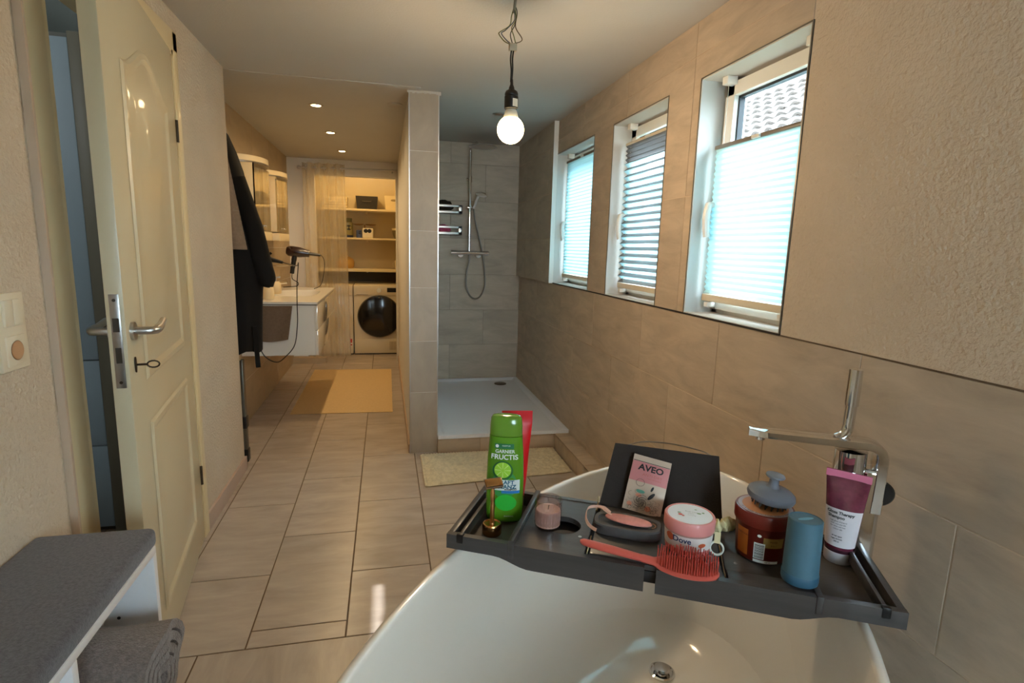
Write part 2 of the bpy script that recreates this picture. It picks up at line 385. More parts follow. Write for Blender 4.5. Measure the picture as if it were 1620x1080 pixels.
# ------------------------------------------------------------------ windows
dark_gasket = mat('gasket', (30, 34, 38), .5)
for k, (a, b) in W.items():
    w = sroot('window_%d' % k)
    X0 = 1.235; z0, z1 = ZS+.004, ZT-.002; fo = .035; so = .055
    mb = MB(); mb.box(X0+.03, 1.31, a, a+fo, z0, z1); mb.box(X0+.03, 1.31, b-fo, b, z0, z1); mb.box(X0+.03, 1.31, a, b, z1-fo, z1); mb.box(X0+.03, 1.31, a, b, z0, z0+fo)
    mb.build('window_frame', frame_white, w, smooth=False)
    sa, sb, s0, s1 = a+.02, b-.02, z0+.02, z1-.015
    sash = MB(); sash.rbox(X0, 1.29, sa, sa+so, s0, s1, .004); sash.rbox(X0, 1.29, sb-so, sb, s0, s1, .004); sash.rbox(X0, 1.29, sa, sb, s1-so*.9, s1, .004); sash.rbox(X0, 1.29, sa, sb, s0, s0+so, .004)
    so_ = sash.build('sash', frame_white, w)
    mb = MB(); g = .009; q0, q1, r0, r1 = sa+so, sb-so, s0+so, s1-so*.9
    mb.box(X0+.018, 1.275, q0, q0+g, r0, r1); mb.box(X0+.018, 1.275, q1-g, q1, r0, r1); mb.box(X0+.018, 1.275, q0, q1, r1-g, r1); mb.box(X0+.018, 1.275, q0, q1, r0, r0+g)
    mb.build('gasket', dark_gasket, so_, smooth=False)
    mb = MB(); mb.box(1.262, 1.268, q0+.002, q1-.002, r0+.002, r1-.002); mb.build('pane', pane, so_, smooth=False)
    # handle on the far stile
    h = MB(); yh = sb-so*.45; zh = 1.44
    h.rbox(X0-.012, X0, yh-.014, yh+.014, zh-.03, zh+.035, .004); h.rbox(X0-.05, X0-.008, yh-.010, yh+.010, zh-.006, zh+.014, .004)
    h.tube(spline([(X0-.045, yh, zh+.008), (X0-.053, yh, zh-.03), (X0-.052, yh, zh-.075), (X0-.046, yh, zh-.115)], 6), [.0135]*10+[.013]*5+[.012]*4, 10)
    h.build('window_handle', frame_white, w)
w = sroot('window_4'); mb = MB()
for a, b, c, d in ((.22, .27, .95, 1.90), (1.07, 1.12, .95, 1.90), (.22, 1.12, .95, 1.0), (.22, 1.12, 1.85, 1.90), (.645, .695, .95, 1.90)): mb.rbox(a, b, YB-.08, YB-.03, c, d, .003)
mb.build('window_frame', frame_white, w)
for a, b in ((.27, .645), (.695, 1.07)):
    mb = MB(); mb.box(a, b, YB-.058, YB-.052, 1.0, 1.85); mb.build('pane', pane, w, smooth=False)
for k_, (loc, rot, sx_, sy_) in enumerate((((.67, YB-.12, 1.425), (-PI/2, 0, 0), .9, .95), ((1.36, 3.36, 1.46), (0, PI/2, 0), .87, .68), ((1.36, 2.47, 1.46), (0, PI/2, 0), .87, .56), ((1.36, 1.67, 1.46), (0, PI/2, 0), .87, .55))):
    pl = bpy.data.lights.new('sky_portal', 'AREA'); pl.shape = 'RECTANGLE'; pl.size = sx_; pl.size_y = sy_; pl.cycles.is_portal = True
    po = bpy.data.objects.new('sky_portal', pl); COL.objects.link(po); po.location = loc; po.rotation_euler = rot
# pleated blinds
blind_white = cloth_mat('blind_white', (196, 238, 244), .26)
blind_grey = cloth_mat('blind_grey', (126, 126, 126), .25)
blind_sheer = cloth_mat('blind_sheer', (190, 236, 244), .34, .05)
rail_m = mat('blind_rail', (226, 214, 192), .4)
def pleat_rows(z0, z1, pitch):
    n = max(2, int((z1-z0)/pitch)); return n, (z1-z0)/n
def make_blind(idx, zt, zb, label, striped=False):
    a, b = W[idx]; ya, yb = a+.03, b-.035; xb = 1.207
    t = thing('pleated_blind', label, 'blind', (xb, (a+b)/2, zb), group='pleated window blinds'); hw = (yb-ya)/2; c0 = (ya+yb)/2-(a+b)/2
    def strip(mb, za, xa, zc, xc):
        n = 6
        for i in range(n):
            u0, u1 = c0-hw+2*hw*i/n, c0-hw+2*hw*(i+1)/n
            mb.add([(xa, u0, za), (xa, u1, za), (xc, u1, zc), (xc, u0, zc)], [(0, 1, 2, 3)])
    top = zt-zb
    if not striped:
        n, p = pleat_rows(.03, top-.012, .021); mb = MB(); d = .0032
        for i in range(n):
            z = .03+i*p; e = d*(1.35-.5*i/n)
            strip(mb, z, -e, z+p/2, e); strip(mb, z+p/2, e, z+p, -e)
        mb.build('pleated_fabric', blind_white, t, smooth=False)
    else:
        # dense dark pleats at the top, opened pleats with grey and sheer faces below
        n, p = pleat_rows(.03, top-.10, .033); g = MB(); s = MB(); d = .011
        for i in range(n):
            z = .03+i*p*(1-.0); strip(g, z, -d, z+p*.5, d); strip(s, z+p*.5, d, z+p, -d)
        m2, p2 = pleat_rows(top-.10, top-.012, .02)
        for i in range(m2):
            z = top-.10+i*p2; strip(g, z, -d*.6, z+p2/2, d*.6); strip(g, z+p2/2, d*.6, z+p2, -d*.6)
        g.build('grey_pleats', blind_grey, t, smooth=False); s.build('sheer_pleats', blind_sheer, t, smooth=False)
    mb = MB(); mb.rbox(-.011, .011, c0-hw, c0+hw, 0, .026, .003); mb.build('bottom_rail', rail_m, t)
    mb = MB(); mb.rbox(-.009, .009, c0-hw, c0+hw, top-.012, top+.002, .003); mb.build('top_rail', mat('top_rail', (120, 112, 100), .4) if not striped else rail_m, t)
    zc = ZT-.02-zb
    for s_ in (-1, 1):
        y = c0+s_*(hw-.035)
        mb = MB(); mb.cyl((0.004, y, -.01), (.004, y, zc), .0011, 5); mb.build('tension_cord', mat('cord_white', (190, 190, 186), .6), t)
        mb = MB(); mb.rbox(-.012, .03, y-.017, y+.017, zc-.012, zc+.016, .003); mb.build('top_clip', frame_white, t)
        mb = MB(); mb.rbox(-.014, .02, y-.012, y+.012, -.022, -.004, .002); mb.build('foot_clip', frame_white, t)
    mb = MB(); mb.rbox(-.016, -.006, c0-.02, c0+.02, top-.012, top, .002); mb.build('grip', frame_white, t)
make_blind(1, 1.845, 1.075, 'white pleated blind closed over the window beside the shower')
make_blind(2, 1.80, 1.075, 'grey and sheer striped pleated blind on the middle window', True)
make_blind(3, 1.655, 1.085, 'white pleated blind pulled to two thirds of the window nearest the bath')

# neighbouring house seen through the uncovered pane
nh = thing('neighbour_house', 'neighbouring house with clay tiled roof outside the window', 'house', (4.2, 6.35, 0))
mb = MB(); mb.box(0, 4, -8, 1.95, 0, 2.45); mb.build('house_wall', mat('house_wall', (190, 200, 205), .9), nh, smooth=False)
roof_m = mat('roof_clay', (66, 56, 49), .85, var=.2, vscale=9, rnd=.12); ang = 38; pr = .21; tw = .24
base = MB(); base.box(-.35, 3.2, -8, 2.0, -.06, -.035); base.build('roof_boards', mat('roof_boards', (70, 58, 48), .9), nh, smooth=False, M=T(-.3, 0, 2.25) @ Ry(-ang))
mb = MB(); n = 8
def rt_(u, v): return (-.02+v*(pr+.05), (u-.5)*tw, .022*math.sin(u*2*PI)*(1-.3*v)-.03*v*0+.02)
mb.sheet(rt_, n, 1, .030); rtm = mb.mesh('roof_tile', roof_m)
Mr = T(-.3, 0, 2.25) @ Ry(-ang)
for r in range(13):
    for c in range(15):
        ob = bpy.data.objects.new('roof_tile', rtm); COL.objects.link(ob); ob.parent = nh
        ob.matrix_local = Mr @ T(-.30+r*pr+random.uniform(-.006, .006), 1.86-c*tw+(.02 if r % 2 else 0), .010) @ Ry(8)

mb = MB(); mb.box(1.6, 40, -30, 40, -.9, -.6); struct(mb.build('ground_outside', mat('ground', (96, 104, 84), .9), smooth=False))  # unseen ground, added to block sky light from below the horizon

# ------------------------------------------------------------------ door in the left wall
d1 = sroot('door_1')
mb = MB(); c0 = XL-.002
mb.rbox(c0, XL+.014, 1.50, DY0, 0, DZ+.07, .004); mb.rbox(c0, XL+.014, DY1, DY1+.045, 0, DZ+.07, .004); mb.rbox(c0, XL+.014, 1.50, DY1+.045, DZ, DZ+.075, .004)
mb.box(-.92, XL+.012, DY0-.002, DY0+.016, 0, DZ); mb.box(-.92, XL+.012, DY1-.012, DY1+.002, 0, DZ); mb.box(-.92, XL+.012, DY0, DY1, DZ-.016, DZ+.002)
mb.build('door_frame', mat('frame_cream', (226, 204, 160), .4, coat=.15), d1)
mb = MB(); mb.box(XL-.001, XL+.018, 1.492, 1.5015, 0, DZ+.07); mb.build('casing_edge', mat('casing_edge', (196, 172, 148), .6), d1, smooth=False)
mb = MB(); mb.rbox(-.845, -.842+.004, DY0+.014, DY0+.019, .94, 1.14, .001); mb.build('strike_plate', steel, d1)
leafA = math.radians(8.3); LW, LH, LT = .86, 1.94, .040
# leaf: local x along the leaf from the hinge, y = thickness (front face at y=0, facing the room), z up
lm = Matrix(((math.sin(leafA), -math.cos(leafA), 0, -.762), (-math.cos(leafA), -math.sin(leafA), 0, 2.40), (0, 0, 1, .008), (0, 0, 0, 1)))
# local +y points into the leaf thickness, away from the room
mb = MB(); mb.rbox(0, LW, 0, LT, 0, LH, .003); leaf = mb.build('door_leaf', door_white, d1, M=lm)
def panel(z0, z1, arch):
    x0, x1 = .16, .71
    def outline(ins):
        pts = [(x0+ins, z0+ins), (x1-ins, z0+ins)]
        if arch:
            n = 16
            for i in range(n+1):
                u = i/n; x = x1-ins-(x1-x0-2*ins)*u
                pts.append((x, z1-ins-.09+.09*(.5-.5*math.cos(2*PI*u))))
        else: pts += [(x1-ins, z1-ins), (x0+ins, z1-ins)]
        return pts
    mb = MB(); rings = [(0, -.001), (.008, -.007), (.022, -.007), (.036, -.001), (.062, -.001), (.085, -.006)]
    L_ = [[(p[0], d, p[1]) for p in outline(i)] for i, d in rings]; m = len(L_[0])
    vs_ = [p for r in L_ for p in r]; fs = []
    for i in range(len(rings)-1):
        for k in range(m): fs.append((i*m+k, i*m+(k+1) % m, (i+1)*m+(k+1) % m, (i+1)*m+k))
    fs.append(tuple((len(rings)-1)*m+k for k in range(m))); mb.add(vs_, fs)
    mb.build('panel_moulding', door_white, leaf, ang=20)
panel(.86, 1.80, True); panel(.14, .74, False)
mb = MB(); mb.rbox(LW-.001, LW+.002, .009, .031, .875, 1.115, .0008); lp = mb.build('lock_plate', steel, leaf)
mb = MB(); mb.box(LW+.0015, LW+.0028, .013, .027, 1.02, 1.055); mb.box(LW+.0015, LW+.0028, .013, .026, .94, .98); mb.cyl((LW+.0015, .02, 1.10), (LW+.003, .02, 1.10), .004, 10); mb.cyl((LW+.0015, .02, .89), (LW+.003, .02, .89), .004, 10); mb.build('latch', mat('latch_dark', (70, 64, 58), .4, .8), lp)
def dhandle(sgn, name):
    y = 0 if sgn < 0 else LT; mb = MB(); xh, zh = LW-.05, 1.015
    mb.cyl((xh, y, zh), (xh, y+sgn*.008, zh), .024, 20)
    mb.tube(spline([(xh, y, zh), (xh, y+sgn*.035, zh), (xh-.01, y+sgn*.05, zh), (xh-.05, y+sgn*.052, zh+.002), (xh-.125, y+sgn*.048, zh+.012)], 6), [.0105]*13+[.0115]*6+[.009]*6, 12)
    mb.build(name, alu, leaf)
dhandle(-1, 'door_handle'); dhandle(1, 'door_handle')
mb = MB(); xh, zh = LW-.05, .925
mb.lathe([(.001, 0), (.011, .001), (.011, .004), (.001, .005)], 16, T(xh, 0, zh) @ Rx(90), sx=.6, sy=1.9); mb.build('key_plate', mat('key_dark', (60, 52, 44), .4, .7), leaf)
mb = MB(); mb.cyl((xh, 0, zh), (xh, -.03, zh), .003, 8); mb.tube([(xh+.0, -.03-.012+.014*math.cos(t_)*1.0, zh+.009*math.sin(t_)) for t_ in [2*PI*i/14 for i in range(14)]], .0022, 6, True); mb.build('key', MATS['key_dark'], leaf)
for z in (.28, 1.655):
    mb = MB(); mb.cyl((-.004, -.003, z-.04), (-.004, -.003, z+.04), .0055, 10); mb.build('hinge', mat('hinge', (70, 60, 48), .4, .7), leaf)

# next room behind the ajar door
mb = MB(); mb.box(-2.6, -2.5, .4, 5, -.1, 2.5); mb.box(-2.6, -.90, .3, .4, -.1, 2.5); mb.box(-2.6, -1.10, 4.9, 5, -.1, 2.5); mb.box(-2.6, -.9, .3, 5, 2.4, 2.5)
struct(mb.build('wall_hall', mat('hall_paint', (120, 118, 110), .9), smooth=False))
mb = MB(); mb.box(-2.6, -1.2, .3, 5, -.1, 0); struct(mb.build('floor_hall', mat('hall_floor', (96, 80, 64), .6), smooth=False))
cb = thing('tall_cupboard', 'tall blue-grey cupboard in the next room behind the ajar door', 'cupboard', (-1.50, 2.55, 0))
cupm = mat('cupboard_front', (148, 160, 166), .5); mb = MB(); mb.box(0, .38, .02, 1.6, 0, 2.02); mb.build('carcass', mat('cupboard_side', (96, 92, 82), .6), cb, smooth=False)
for z0, z1 in ((.02, .385), (.39, .755), (.76, 2.0)):
    mb = MB(); mb.rbox(0, .34, 0, .02, z0, z1, .002); mb.build('front_panel', cupm, cb)
for x0, x1 in ((.345, .39), (.40, .42)):
    mb = MB(); mb.rbox(x0, x1, -.012, .02, 0, 2.02, .003); mb.build('post', mat('cupboard_post', (112, 104, 86), .5), cb)
mb = MB(); mb.rbox(.425, .56, .0, .03, 0, 2.02, .003); mb.build('front_panel', cupm, cb)

# ------------------------------------------------------------------ switch and socket
sw = thing('switch_plate', 'cream light switch above a round socket on the left wall', 'switch', (XL, 1.352, 1.06))
cream = mat('switch_cream', (226, 210, 182), .35)
mb = MB(); mb.rbox(0, .009, -.045, .045, -.082, .082, .003); mb.build('cover_plate', cream, sw)
for s_ in (0, 1):
    mb = MB(); mb.rbox(.007, .014, -.029+s_*.0295, -.0005+s_*.0295, .012, .068, .002); mb.build('rocker', cream, sw)
mb = MB(); mb.rbox(.007, .012, -.031, .031, -.072, -.008, .002); mb.build('socket_insert', cream, sw)
mb = MB(); mb.lathe([(.021, .0125), (.0195, .0125), (.019, -.004), (.0005, -.004)], 24, T(0, 0, -.040) @ Ry(90)); mb.build('socket_cup', mat('socket_cup', (196, 150, 108), .5), sw)
mb = MB()
for s_ in (-1, 1): mb.cyl((-.002, s_*.009, -.040), (.0, s_*.009, -.040), .0025, 8)
mb.build('socket_hole', black_plastic, sw)

# ------------------------------------------------------------------ bathtub
TA, TB, TZ = .85, .409, .595; tang = math.radians(38.4)
tub = thing('bathtub', 'white freestanding oval bathtub under the bath tray', 'bathtub', (.432, .833, 0), -tang+PI/2)   # local x = long axis
# local x axis must point along (sin, cos)
def ell(sa, sb, z, n): return [(TA*sa*math.cos(2*PI*i/n), TB*sb*math.sin(2*PI*i/n), z) for i in range(n)]
prof = [(.70, .66, .0), (.74, .70, .004), (.77, .73, .05), (.82, .80, .18), (.88, .875, .33), (.94, .94, .47), (.985, .98, .56), (1.0, 1.0, .585), (1.002, 1.004, .591), (1.0, 1.0, .595), (.990, .980, .5965), (.981, .962, .595), (.978, .955, .589),
        (.965, .935, .53), (.935, .90, .42), (.895, .855, .30), (.85, .80, .205), (.80, .735, .145), (.735, .65, .115), (.64, .54, .102), (.48, .38, .098), (.25, .2, .096), (.02, .02, .095)]
N = 96; mb = MB(); vs_ = []; fs = []
for sa, sb, z in prof: vs_ += ell(sa, sb, z, N)
for i in range(len(prof)-1):
    for k in range(N): fs.append((i*N+k, i*N+(k+1) % N, (i+1)*N+(k+1) % N, (i+1)*N+k))
fs.append(tuple(range(N-1, -1, -1))); fs.append(tuple((len(prof)-1)*N+k for k in range(N))); mb.add(vs_, fs)
mb.build('tub_shell', acrylic, tub, ang=60)
dx = .505
dr = MB(); dr.lathe([(.001, .0), (.036, .0), (.036, .004), (.031, .006), (.029, .003), (.001, .002)], 32, T(dx, 0, .100)); dro = dr.build('drain_ring', chrome, tub)
mb = MB(); mb.lathe([(.001, .003), (.012, .003), (.013, .008), (.022, .011), (.0225, .014), (.019, .0175), (.001, .020)], 32, T(dx, 0, .100)); mb.build('stopper', mat('stopper_steel', (205, 200, 195), .15, 1), dro)

# ------------------------------------------------------------------ bath tray
TC = (.576, 1.022); trot = math.atan2(-.4741, .8805)
TZT = .64
def tray_pt(u, v): return (TC[0]+.8805*u+.4741*v, TC[1]-.4741*u+.8805*v)
bamboo = mat('dark_bamboo', (66, 62, 60), .38, var=.22, vscale=14, stretch=(.25, 3, 3), bump=.12, bscale=90, coat=.05)
bamboo_in = mat('dark_bamboo_inner', (74, 66, 58), .45, var=.2, vscale=14, stretch=(.25, 3, 3))
brass = mat('brass_pin', (186, 160, 120), .3, 1)
tray = thing('bath_tray', 'dark grey wooden bath tray lying across the bathtub', 'tray', (TC[0], TC[1], 0), trot)
HU, V0, V1 = .4425, -.128, .137
def rail_poly(u0, u1):
    """front board outline in (u, z); shallow ends over the rim, deeper between"""
    def zb(u):
        a = abs(u)
        if a > .335: return .607
        if a < .255: return .588
        t = (a-.255)/.08; return .588+(.607-.588)*(3*t*t-2*t*t*t)
    us = [u0+(u1-u0)*i/28 for i in range(29)]
    return [(u, zb(u)) for u in us]+[(u1, TZT), (u0, TZT)]
Mxz = lambda v: Matrix(((1, 0, 0, 0), (0, 0, -1, v), (0, 1, 0, 0), (0, 0, 0, 1)))
for u0, u1 in ((-HU, -.018), (.005, HU)):
    for v, nm in ((V0+.014, 'front_board'), (V1, 'back_board')):
        mb = MB(); mb.prism(rail_poly(u0, u1), 0, .014, Mxz(v)); mb.build(nm, bamboo, tray, smooth=False)
for va_ in (V0+.015, V1-.027):
    mb = MB(); mb.rbox(-.10, .10, va_, va_+.012, .600, .6255, .001); mb.build('inner_runner', mat('runner_dark', (34, 32, 32), .5), tray)
for s_ in (-1, 1):
    mb = MB(); mb.rbox(s_*HU-.014 if s_ > 0 else -HU, HU if s_ > 0 else -HU+.014, V0+.014, V1-.014, .606, TZT, .0015); mb.build('end_board', bamboo, tray)
    a, b = (-.424, -.300) if s_ < 0 else (.306, .424)
    mb = MB(); mb.rbox(a-.004, b+.004, V0+.014, V1-.014, .6005, .607, .001); mb.build('end_floor', bamboo_in, tray)
    mb = MB(); u_ = -.2955 if s_ < 0 else .300
    mb.rbox(u_-.006, u_+.006, V0-.002, V1-.004, .607, TZT+(.010 if s_ < 0 else .003), .002); mb.build('divider', bamboo, tray)
    u_ = -.412 if s_ < 0 else .408
    mb = MB(); mb.rbox(u_-.004, u_+.004, V0+.006, V1-.02, .618, TZT+.001, .0015); mb.build('inner_rail', bamboo, tray)
    mb = MB(); mb.rbox(u_-.008, u_+.008, V0-.0015, V0+.012, .622, TZT+.004, .003); mb.build('rail_stop', black_plastic, tray)
# left board with the round cup hole
hc = (-.205, -.005); hr = .041; n = 40
ring = [(hc[0]+hr*math.cos(2*PI*i/n), hc[1]+hr*math.sin(2*PI*i/n)) for i in range(n)]
def to_rect(x, y, r):
    dx_, dy_ = x-hc[0], y-hc[1]; k = 1e9
    if dx_ > 1e-9: k = min(k, (r[1]-hc[0])/dx_)
    if dx_ < -1e-9: k = min(k, (r[0]-hc[0])/dx_)
    if dy_ > 1e-9: k = min(k, (r[3]-hc[1])/dy_)
    if dy_ < -1e-9: k = min(k, (r[2]-hc[1])/dy_)
    return (hc[0]+dx_*k, hc[1]+dy_*k)
rc = (-.2885, -.1415, V0+.014, V1-.014); angs = sorted([2*PI*i/n for i in range(n)]+[math.atan2(y-hc[1], x-hc[0]) % (2*PI) for x in rc[:2] for y in rc[2:]])
inn = [(hc[0]+hr*math.cos(t), hc[1]+hr*math.sin(t)) for t in angs]; out = [to_rect(x, y, rc) for x, y in inn]; n = len(inn)
vs_ = [(x, y, .6385) for x, y in inn]+[(x, y, .6385) for x, y in out]+[(x, y, .626) for x, y in inn]+[(x, y, .626) for x, y in out]; fs = []
for i in range(n):
    j = (i+1) % n; fs += [(i, j, n+j, n+i), (2*n+j, 2*n+i, 3*n+i, 3*n+j), (j, i, 2*n+i, 2*n+j), (n+i, n+j, 3*n+j, 3*n+i)]
mb = MB(); mb.add(vs_, fs); mb.build('cup_board', bamboo, tray, smooth=False)
mb = MB(); mb.box(-.2885, -.15, -.05, .05, .604, .6065); mb.build('cup_floor', bamboo_in, tray, smooth=False)
mb = MB(); mb.box(-.285, .27, V0+.03, V1-.03, .610, .6145); mb.build('under_board', MATS['runner_dark'], tray, smooth=False)
mb = MB(); mb.rbox(-.131, .131, V0+.014, V1-.014, .627, .6385, .0012); mb.build('middle_board', bamboo, tray)
mb = MB(); mb.rbox(.1415, .294, V0+.05, V1-.014, .616, .6275, .0012); mb.build('right_board', bamboo, tray)
mb = MB(); mb.rbox(.1415, .294, V0+.014, V0+.049, .627, .6385, .0012); mb.build('right_lip', bamboo, tray)
for u_, a, b in ((-.1365, -.105, -.03), (-.2925+.034, -.04, .0), (.1365, -.105, .02)):
    mb = MB(); mb.cyl((u_, a, .636), (u_, b, .636), .0016, 8); mb.build('guide_pin', brass, tray)
for u_, v_ in ((-.16, -.045), (.165, -.03), (.02, -.07)):
    mb = MB(); mb.lathe([(.0005, 0), (.004, 0), (.004, .0006), (.0005, .0008)], 12, T(u_, v_, .6384 if u_ < .14 else .6275)); mb.build('screw_cap', steel, tray)
# the propped-up book rest
bt = MB(); b0, b1 = Vector((-.137, .122, .640)), Vector((.152, .124, .640)); t1, t0 = Vector((.141, .205, .772)), Vector((-.112, .203, .776))
nrm = (b1-b0).cross(t0-b0).normalized()*.007
P4 = [b0, b1, t1, t0]; bt.add([p for p in P4]+[p-nrm for p in P4], [(0, 1, 2, 3), (7, 6, 5, 4), (0, 4, 5, 1), (1, 5, 6, 2), (2, 6, 7, 3), (3, 7, 4, 0)])
bt.build('book_rest', mat('book_rest_fabric', (46, 38, 34), .85, bump=.3, bscale=300, var=.1, vscale=40), tray, smooth=False)
mb = MB(); mb.tube(spline([(-.08, .21, .772), (-.04, .235, .777), (.03, .245, .776), (.10, .232, .771), (.128, .21, .766)], 8), .0018, 6); mb.build('rest_wire', steel, tray)
mb = MB(); mb.tube([(-.139, .085, .641), (-.139, .122, .645), (-.139, .126, .660)], .0022, 6); mb.build('rest_hinge', brass, tray)

# ------------------------------------------------------------------ things on the tray
def surf(secs):
    """secs: list of (z, rx, ry, exponent). returns S(theta, z, off) with theta=0 facing -y"""
    def S(th, z, off=0.0):
        for i in range(len(secs)-1):
            if secs[i][0] <= z <= secs[i+1][0]: break
        a, b = secs[i], secs[i+1]; t = 0 if b[0] == a[0] else (z-a[0])/(b[0]-a[0]); t = min(max(t, 0), 1)
        rx, ry, e = (a[j]+(b[j]-a[j])*t for j in (1, 2, 3))
        s, c = math.sin(th), -math.cos(th)
        k = (abs(s)**e+abs(c)**e)**(-1/e)
        return (k*s*(rx+off), k*c*(ry+off), z)
    return S
def loft(mb, secs, n=48, sub=1):
    S = surf(secs); zs = []
    for i in range(len(secs)-1):
        for k in range(sub): zs.append(secs[i][0]+(secs[i+1][0]-secs[i][0])*k/sub)
    zs.append(secs[-1][0]); vs_ = []; fs = []
    for j, z in enumerate(zs):
        i = min(j//sub, len(secs)-1)
        for k in range(n):
            if j % sub == 0:
                q = secs[i]; th = 2*PI*k/n; s, c = math.sin(th), -math.cos(th); kk = (abs(s)**q[3]+abs(c)**q[3])**(-1/q[3]); vs_.append((kk*s*q[1], kk*c*q[2], z))
            else: vs_.append(S(2*PI*k/n, z))
    for j in range(len(zs)-1):
        for k in range(n): fs.append((j*n+k, j*n+(k+1) % n, (j+1)*n+(k+1) % n, (j+1)*n+k))
    fs.append(tuple(range(n-1, -1, -1))); fs.append(tuple((len(zs)-1)*n+k for k in range(n)))
    mb.add(vs_, fs); return S
def patch(mb, S, a0, a1, z0, z1, off=.0004, nu=12, nv=6, arc=None):
    mb.grid(lambda u, v: S(a0+(a1-a0)*u, z0+(z1-z0)*v, off), nu, nv)
def flat(S, rx, off=.0006):
    """map (x, z) lettering onto the bottle front"""
    return lambda x, z: S(math.asin(max(-1, min(1, x/rx))), z, off)
def disc(mb, fn, cx, cz, r, n=28, sz=1, hole=0):
    if not hole: mb.add([fn(cx, cz)]+[fn(cx+r*math.cos(2*PI*i/n), cz+r*sz*math.sin(2*PI*i/n)) for i in range(n)], [(0, 1+i, 1+(i+1) % n) for i in range(n)])
    else: mb.add([fn(cx+q*math.cos(2*PI*i/n), cz+q*sz*math.sin(2*PI*i/n)) for q in (hole, r) for i in range(n)], [(i, (i+1) % n, n+(i+1) % n, n+i) for i in range(n)])
def rect(mb, fn, x0, x1, z0, z1, n=10, m=3):
    mb.grid(lambda u, v: fn(x0+(x1-x0)*u, z0+(z1-z0)*v), n, m)

white_ink = mat('white_ink', (236, 240, 232), .5); navy = mat('navy_ink', (30, 50, 90), .5); black_ink = mat('black_ink', (22, 20, 24), .5); blue_ink = mat('blue_ink', (40, 120, 180), .5)
# green shampoo bottle
x, y = .28, 1.232
b = thing('shampoo_bottle', 'bright green shampoo bottle with a lime on its label standing in the tray', 'bottle', (x, y, .607), face_cam(x, y, -4))
green = mat('bottle_green', (92, 146, 30), .25, coat=.3); dgreen = mat('cap_green', (110, 156, 44), .22, trans=.1, coat=.4)
S = None; mb = MB()
secs = [(0, .041, .022, 2.6), (.004, .044, .025, 2.6), (.03, .0455, .026, 2.5), (.10, .0455, .026, 2.4), (.16, .0435, .025, 2.4), (.205, .040, .023, 2.4), (.214, .0395, .0225, 2.4)]
S = loft(mb, secs, 56, 3); mb.build('bottle_body', green, b)
mb = MB(); loft(mb, [(.215, .0385, .0215, 2.4), (.217, .0392, .0222, 2.4), (.24, .0385, .0215, 2.4), (.256, .037, .020, 2.3), (.262, .033, .0165, 2.2), (.2645, .024, .011, 2.2)], 56); mb.build('cap', dgreen, b)
F = flat(S, .046); mb = MB(); disc(mb, F, -.0, .098, .029, 32, 1.25); lg = mb.build('label_shield', mat('label_green', (60, 150, 70), .4), b)
mb = MB(); F2 = flat(S, .046, .0010); rect(mb, F2, -.026, .022, .187, .199); mb.build('label_strip', mat('strip_green', (26, 112, 66), .4), b)
mb = MB(); F3 = flat(S, .046, .0013); text_on(mb, 'GARNIER', .0115, F3, dx=0, dy=.180, bold=.0002); text_on(mb, 'FRUCTIS', .0168, F3, dx=-.001, dy=.166, bold=.0004); text_on(mb, 'REZEPTUR', .0045, F3, dx=.003, dy=.194); disc(mb, F3, -.020, .193, .004, 14); text_on(mb, 'SHAMPOO', .0045, F3, dx=.012, dy=.017); mb.build('lettering', white_ink, b)
mb = MB(); disc(mb, F3, -.004, .133, .024, 32, 1.0); mb.build('lime_rind', mat('lime_rind', (30, 104, 40), .4), b)
F4 = flat(S, .046, .0018); mb = MB(); disc(mb, F4, -.004, .134, .0195, 32, 1.0); mb.build('lime_slice', mat('lime', (160, 214, 60), .4), b)
mb = MB(); F5 = flat(S, .046, .0022)
for i in range(8):
    a = 2*PI*i/8; mb.add([F5(-.004+.004*math.cos(a+.1), .134+.004*math.sin(a+.1)), F5(-.004+.018*math.cos(a+.05), .134+.018*math.sin(a+.05)), F5(-.004+.018*math.cos(a-.05), .134+.018*math.sin(a-.05)), F5(-.004+.004*math.cos(a-.1), .134+.004*math.sin(a-.1))], [(0, 1, 2, 3)])
mb.build('lime_segments', mat('lime_pale', (214, 236, 150), .4), b)
mb = MB(); rect(mb, F4, -.032, .034, .083, .110); mb.build('label_white', mat('label_white', (226, 232, 226), .4), b)
mb = MB(); rect(mb, F4, -.006, .034, .076, .083); mb.build('label_blue', blue_ink, b)
mb = MB(); text_on(mb, 'KRAFT', .0135, F5, dx=.002, dy=.1035, bold=.0004); text_on(mb, 'GLANZ', .0135, F5, dx=.004, dy=.0925, bold=.0004); mb.build('lettering_blue', mat('ink_petrol', (20, 96, 120), .5), b)
mb = MB(); text_on(mb, 'SHAMPOO', .0055, F5, dx=.014, dy=.0858, bold=.0002); mb.build('lettering_dark', black_ink, b)
mb = MB(); disc(mb, F4, .004, .052, .024, 28, .85); mb.build('leaf_print', mat('leaf_green', (52, 190, 60), .4), b)
# red tube behind it
x, y = .322, 1.297
b = thing('red_tube', 'plain red squeeze tube standing behind the green shampoo bottle', 'tube', (x, y, .607), face_cam(x, y, 6))
red = mat('tube_red', (214, 10, 22), .4); mb = MB()
loft(mb, [(0, .022, .022, 2), (.026, .022, .022, 2), (.028, .024, .024, 2), (.07, .0285, .022, 2), (.15, .033, .013, 2), (.215, .0385, .004, 2), (.222, .039, .0015, 2.5), (.252, .039, .0012, 2.5)], 40, 2); mb.build('tube_body', red, b)
mb = MB(); loft(mb, [(-.0005, .0215, .0215, 2), (.0005, .0232, .0232, 2), (.025, .0232, .0232, 2), (.0255, .0215, .0215, 2)], 40); mb.build('cap', mat('tube_cap_red', (150, 8, 16), .35), b)
